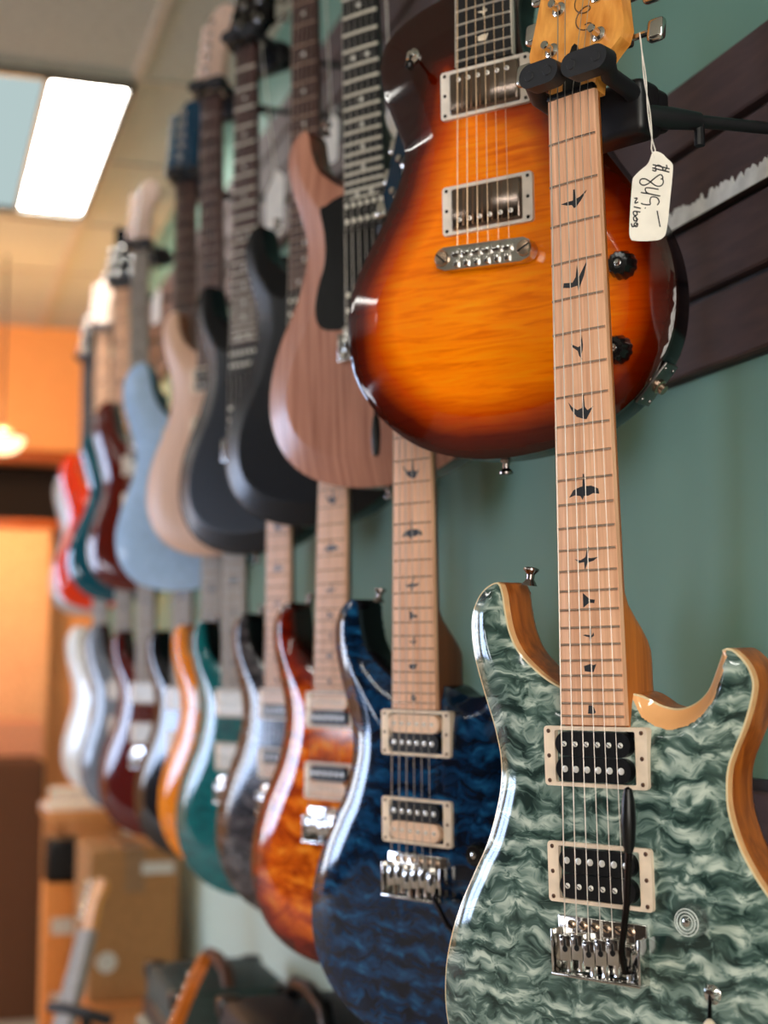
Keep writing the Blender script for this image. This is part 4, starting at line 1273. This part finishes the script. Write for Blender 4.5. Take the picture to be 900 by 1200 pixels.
CARD = plain('cardboard', (172, 122, 74), 0.85, vary=0.06)
CARDD = plain('cardboard_dark', (98, 58, 32), 0.85, vary=0.06)
TAPE = plain('packing_tape', (150, 112, 76), 0.3)
LABELM = plain('white_label', (214, 208, 198), 0.6)
def carton(Y, u0, u1, v0, v1, dep, mat, label, lab=None, sticker=None, z_floor=None, tape=True):
    a = px(u0, v1, Y); b = px(u1, v1, Y); top = px(u0, v0, Y)
    zb = a.z if z_floor is None else z_floor
    w = (b - a).length; h = top.z - zb
    ang = math.atan2(-WN.y, -WN.x)      # box front faces the camera end of the wall
    root = empty('cardboard_box', Vector((b.x, b.y, zb)), (0, 0, ang))
    tag(root, label, 'box')
    bm = newbm()
    box(bm, (-w / 2, dep / 2, h / 2), (w, dep, h), 0.004, 1)
    for sgn, cx in ((-1, -w * 0.74), (1, -w * 0.26)):
        box(bm, (cx, dep / 2, h + 0.002), (w * 0.47, dep * 0.98, 0.004))
    obj('carton', bm, mat, root, smooth=False)
    if tape:
        bm = newbm()
        box(bm, (-w / 2, dep / 2, h + 0.0055), (0.05, dep * 1.0, 0.002)); box(bm, (-w / 2, -0.001, h - 0.05), (0.05, 0.002, 0.11))
        obj('tape', bm, TAPE, root, smooth=False)
    if lab:
        bm = newbm(); lw, lh, lx, lz = lab
        box(bm, (-w * lx, -0.0015, h * lz), (lw, 0.003, lh))
        obj('shipping_label', bm, LABELM, root, smooth=False)
    if sticker:
        bm = newbm(); r_, lx, lz = sticker
        lathe(bm, [(r_, 0), (r_, -0.002), (0.0001, -0.002)], (-w * lx, 0, h * lz), (0, 1, 0), 24)
        obj('sticker', bm, LABELM, root)
    return root, w, h
carton(5.05, -130, 46, 893, 1190, 0.45, CARDD, 'tall brown cardboard carton at the left edge of the shop', z_floor=0.0)
carton(5.25, -60, 50, 846, 892, 0.3, plain('peach_box', (224, 150, 112), 0.8), 'peach coloured box on top of the tall carton', z_floor=px(0, 893, 5.05).z + 0.008, tape=False)
zp = px(200, 1168, 3.85).z
carton(3.85, 104, 208, 995, 1168, 0.34, CARD, 'brown cardboard carton with white label and round sticker', (0.085, 0.03, 0.24, 0.88), (0.026, 0.8, 0.26), z_floor=zp)
# low wooden box under it
root = empty('wooden_crate', Vector((-0.82, 3.9, 0))); tag(root, 'low orange wooden crate under the labelled carton', 'crate')
ang = math.atan2(-WN.y, -WN.x)
a = px(95, 1168, 3.80); b = px(210, 1168, 3.80)
w = (b - a).length
Rb = Matrix.Translation(Vector((b.x, b.y, 0))) @ Matrix.Rotation(ang, 4, 'Z')
bm = newbm()
nb = 3
for k in range(nb): box(bm, (-w / 2, 0.01, zp * (k + 0.5) / nb), (w, 0.02, zp / nb - 0.012), 0.002, M=Rb)
box(bm, (-w / 2, 0.2, zp - 0.01), (w, 0.4, 0.018), M=Rb)
child(root, 'slatted_front', bm, wood('crate_wood', (196, 112, 50), (226, 146, 78), 0.6))
bm = newbm()
for x_ in (-0.012, -w + 0.012):
    box(bm, (x_, 0.2, zp / 2), (0.024, 0.38, zp - 0.02), M=Rb)
child(root, 'side', bm, wood('crate_wood', (196, 112, 50), (226, 146, 78), 0.6))

# table with papers
zt = px(100, 948, 4.45).z
a = px(47, 948, 4.45); b = px(148, 948, 4.45); w = (b - a).length * 0.86
Rt = Matrix.Translation(Vector((b.x, b.y, 0))) @ Matrix.Rotation(ang, 4, 'Z')
root = empty('work_table', Vector((b.x, b.y, 0))); tag(root, 'orange edged wooden work table with papers on it', 'table')
bm = newbm(); box(bm, (-w / 2, 0.19, zt - 0.02), (w, 0.38, 0.04), 0.004, M=Rt)
child(root, 'tabletop', bm, wood('table_wood', (206, 128, 62), (232, 160, 92), 0.45))
bm = newbm(); box(bm, (-w / 2, 0.02, zt - 0.07), (w - 0.04, 0.02, 0.07), 0.002, M=Rt)
child(root, 'apron', bm, wood('table_wood', (206, 128, 62), (232, 160, 92), 0.45))
for x_, y_ in ((-0.03, 0.03), (-w + 0.03, 0.03), (-0.03, 0.35), (-w + 0.03, 0.35)):
    bm = newbm(); box(bm, (x_, y_, (zt - 0.04) / 2), (0.04, 0.04, zt - 0.04), 0.003, M=Rt)
    child(root, 'leg', bm, wood('table_wood', (206, 128, 62), (232, 160, 92), 0.45))
for i, (x_, y_, rz_, lab) in enumerate(((-0.14, 0.09, 0.1, 'white sheets of paper lying at the front of the table'), (-0.11, 0.27, -0.1, 'stack of white paper lying towards the back of the table'))):
    bm = newbm()
    hh = 0.012 + 0.03 * i
    box(bm, (0, 0, hh / 2), (0.19, 0.14, hh), M=Rt @ Matrix.Translation((x_, y_, zt + 0.0005)) @ Matrix.Rotation(rz_, 4, 'Z'))
    tag(obj('paper_stack', bm, plain('office_paper', (226, 222, 212), 0.7), smooth=False), lab, 'paper', 'papers on the work table')
# black case under the table
a = px(53, 980, 4.3)
bm = newbm()
Rk = Matrix.Translation(Vector((px(86, 1017, 4.12).x, px(86, 1017, 4.12).y, 0))) @ Matrix.Rotation(ang, 4, 'Z')
root = empty('speaker_cabinet', Rk.translation); tag(root, 'small black speaker cabinet in the gap under the table', 'speaker')
zc1_ = px(60, 984, 4.12).z
bm = newbm(); box(bm, (-0.025, 0.085, zc1_ - 0.06), (0.09, 0.11, 0.12), 0.006, M=Rk)
child(root, 'case', bm, BLK())
bm = newbm(); box(bm, (-0.025, 0.0285, zc1_ - 0.06), (0.075, 0.006, 0.1), 0.002, M=Rk)
child(root, 'grille', bm, plain('grille_cloth', (24, 24, 26), 0.9))
zlow = zc1_ - 0.12
bm = newbm(); box(bm, (-0.025, 0.08, zlow / 2 - 0.001), (0.10, 0.12, zlow - 0.002), 0.004, M=Rk)
o = tag(obj('storage_box', bm, plain('orange_box', (226, 140, 64), 0.7)), 'orange storage box below the small black speaker', 'box')
bm = newbm(); box(bm, (-0.025, 0.0185, zlow * 0.8), (0.06, 0.003, 0.045), M=Rk)
child(o, 'label_sticker', bm, LABELM, 'white label')
bm = newbm(); box(bm, (-0.025, 0.0185, zlow * 0.45), (0.055, 0.003, 0.05), M=Rk)
child(o, 'label_sticker', bm, LABELM, 'white label')

# amplifiers along the foot of the wall
AMPG = plain('green_tolex', (48, 66, 62), 0.6, vary=0.12)
AMPB = plain('black_tolex', (20, 20, 23), 0.6, vary=0.15)
def amp(s_, off_, size, label, cover, strap):
    w_, d_, h_ = size
    root = empty('guitar_amplifier', W(s_, off_, 0), (0, 0, math.atan2(-WN.y, -WN.x)))
    tag(root, label, 'amplifier', 'amplifiers by the wall')
    bm = newbm(); box(bm, (0, 0, h_ / 2 + 0.01), (w_, d_, h_ - 0.02), 0.012, 3)
    obj('cabinet', bm, cover, root)
    bm = newbm(); box(bm, (-w_ / 2 - 0.002, 0, h_ * 0.42), (0.008, d_ * 0.86, h_ * 0.62), 0.003)
    obj('grille', bm, plain('silver_grille', (118, 128, 120), 0.8, vary=0.3), root)
    bm = newbm(); box(bm, (-w_ / 2 - 0.002, 0, h_ * 0.84), (0.01, d_ * 0.86, h_ * 0.14), 0.002)
    cp = obj('control_panel', bm, plain('panel_dark', (30, 32, 34), 0.35), root)
    for k in range(6):
        bm = newbm(); lathe(bm, [(0.011, 0), (0.01, 0.014), (0.0001, 0.015)], (-w_ / 2 - 0.007, (-0.36 + 0.14 * k) * d_, h_ * 0.84), (-1, 0, 0), 14)
        obj('knob', bm, plain('ivory_knob', (190, 182, 166), 0.4), cp)
    bm = newbm()
    tube(bm, [(0, -0.11, h_ - 0.005), (0, -0.085, h_ + 0.022), (0, 0, h_ + 0.03), (0, 0.085, h_ + 0.022), (0, 0.11, h_ - 0.005)], 0.012, 10)
    obj('handle', bm, strap, root)
    for k, (x_, y_) in enumerate(((-1, -1), (1, -1), (-1, 1), (1, 1))):
        bm = newbm(); box(bm, (x_ * (w_ / 2 - 0.014), y_ * (d_ / 2 - 0.014), h_ - 0.012), (0.036, 0.036, 0.03), 0.006)
        obj('corner_protector', bm, BLK(), root)
    for x_, y_ in ((-1, -1), (1, -1), (-1, 1), (1, 1)):
        bm = newbm(); cyl(bm, (x_ * w_ * 0.4, y_ * d_ * 0.4, 0), (x_ * w_ * 0.4, y_ * d_ * 0.4, 0.02), 0.018, seg=14)
        obj('foot', bm, RUB(), root)
LEATH = plain('brown_leather', (92, 52, 30), 0.5)
s_, o_, z_ = soff(248, 1142, 2.78)
amp(s_, 0.15, (0.22, 0.30, z_), 'dark green covered amplifier with brown leather handle by the wall', AMPG, LEATH)
s_, o_, z_ = soff(372, 1184, 2.2)
amp(s_, 0.14, (0.22, 0.26, z_), 'black covered amplifier under the orange and blue guitars', AMPB, BLK())

# guitar standing on the floor near the boxes, and one leaning by the amplifier
def floor_neck(u0, v0, u1, v1, Y, label, headm, boardm, face=(0.75, -0.66, 0)):
    top = px(u0, v0, Y); bot = px(u1, v1, Y - 0.1)
    dirv = (top - bot).normalized()
    # carry the line down to the floor where the body stands
    foot = bot - dirv * ((bot.z - 0.12) / dirv.z)
    root = empty('floor_guitar', Vector((foot.x, foot.y, 0.0)))
    tag(root, label, 'guitar')
    xax = Vector(face); xax = (xax - dirv * xax.dot(dirv)).normalized()
    yax = dirv.cross(xax)
    zb = (top - foot).length
    R_ = Matrix((xax, yax, dirv)).transposed().to_4x4(); R_.translation = foot
    kk = zb / 0.98
    def K(p): return [(a * MM * kk, (b + 178) * MM * kk) for a, b in p]
    pl, _ = resample(STRAT, 9.0)
    bm = newbm(); prism(bm, K(pl), 0.0, 0.045, M=R_)
    child(root, 'body', bm, plain('floor_guitar_body', (150, 70, 22), 0.15))
    bm = newbm(); prism(bm, [(-0.028, 0.34 * kk), (0.028, 0.34 * kk), (0.022, 0.81 * kk), (-0.022, 0.81 * kk)], -0.02, 0.0, M=R_)
    child(root, 'neck', bm, boardm)
    bm = newbm(); prism(bm, [(a * MM * kk * 0.95, (b * 0.95 + 813) * MM * kk) for a, b in HEAD['six']], -0.012, 0.004, M=R_)
    h = child(root, 'headstock', bm, headm)
    for k in range(6):
        bm = newbm(); q = R_ @ Vector((-0.045, -0.004, (0.85 + 0.024 * k) * kk)); box(bm, q, (0.016, 0.008, 0.012), 0.003)
        child(root, 'tuner', bm, CH())
    return root, R_
floor_neck(121, 1032, 82, 1192, 3.3, 'guitar with orange headstock standing on a black stand by the cartons', HEADO, GREYB)
floor_neck(240, 1126, 204, 1215, 2.42, 'guitar with orange neck leaning beside the green amplifier', plain('orange_head', (206, 110, 40), 0.3), wood('orange_board', (196, 106, 42), (224, 136, 62), 0.35), (0.16, -0.98, 0))
# black stand loop
root = empty('guitar_stand', Vector((px(95, 1185, 3.1).x, px(95, 1185, 3.1).y, 0))); tag(root, 'black tubular stand with curved yoke holding the floor guitar', 'stand')
bm = newbm()
p0 = px(60, 1180, 2.96); p1 = px(130, 1196, 2.90)
tube(bm, [p0, p0.lerp(p1, 0.3) + Vector((0, -0.03, 0.012)), p0.lerp(p1, 0.7) + Vector((0, -0.03, 0.010)), p1], 0.011, 10)
child(root, 'yoke', bm, RUB())
bm = newbm(); m_ = p0.lerp(p1, 0.5); tube(bm, [m_ + Vector((0, 0.03, 0)), Vector((m_.x + 0.01, m_.y + 0.16, 0.3)), Vector((m_.x + 0.01, m_.y + 0.18, 0.012))], 0.011, 10)
child(root, 'post', bm, RUB())
for q in (-0.16, 0.08):
    bm = newbm(); tube(bm, [Vector((m_.x + 0.01, m_.y + 0.17, 0.25)), Vector((m_.x + q, m_.y - 0.04, 0.012))], 0.010, 8)
    child(root, 'leg', bm, RUB())

# objects in the dark pass-through
for i, (q, h_, c_, nm, lab) in enumerate(((0.62, 0.13, (120, 70, 40), 'jar', 'brown jar standing in the dark opening'), (0.50, 0.10, (90, 84, 76), 'tin', 'grey tin standing in the dark opening'))):
    bm = newbm()
    p_ = W(s1 + 0.28, WOFF + q, 1.7105)
    lathe(bm, [(0.035, 0), (0.04, 0.01), (0.04, h_ * 0.75), (0.025, h_ * 0.9), (0.026, h_), (0.0001, h_)], p_, (0, 0, 1), 18)
    tag(obj(nm, bm, plain('niche_' + nm, c_, 0.4)), lab, nm)

# ------------------------------------------------------------------ lights
def point(name, loc, c, e, r):
    l = bpy.data.lights.new(name, 'POINT'); l.energy = e; l.color = lin(c)[:3]; l.shadow_soft_size = r
    o = bpy.data.objects.new(name, l); COL.objects.link(o); o.location = loc; return o
point('pendant_bulb', pc + Vector((0, 0, -0.12)), (255, 196, 132), 19.0, 0.05)
point('pendant_uplight', pc + Vector((0, 0, 0.13)), (255, 190, 122), 17.0, 0.03)


world = bpy.data.worlds.new('World'); SC.world = world; world.use_nodes = True
world.node_tree.nodes['Background'].inputs[0].default_value = (0.5, 0.55, 0.6, 1); world.node_tree.nodes['Background'].inputs[1].default_value = 0.3

cam = bpy.data.cameras.new('camera'); co = bpy.data.objects.new('camera', cam); COL.objects.link(co)
co.location = (0, 0, CAM_Z); co.rotation_euler = (PI / 2 + 0.103, 0, 0)
cam.sensor_fit = 'HORIZONTAL'; cam.sensor_width = 36.0; cam.lens = 36.0 * 1700 / 900
cam.clip_start = 0.05
cam.dof.use_dof = True; cam.dof.focus_distance = 1.12; cam.dof.aperture_fstop = 5.2; cam.dof.aperture_blades = 0
SC.camera = co
SC.view_settings.view_transform = 'Standard'; SC.view_settings.look = 'None'; SC.view_settings.gamma = 1.0
SC.view_settings.use_curve_mapping = False
SC.view_settings.exposure = 0.05
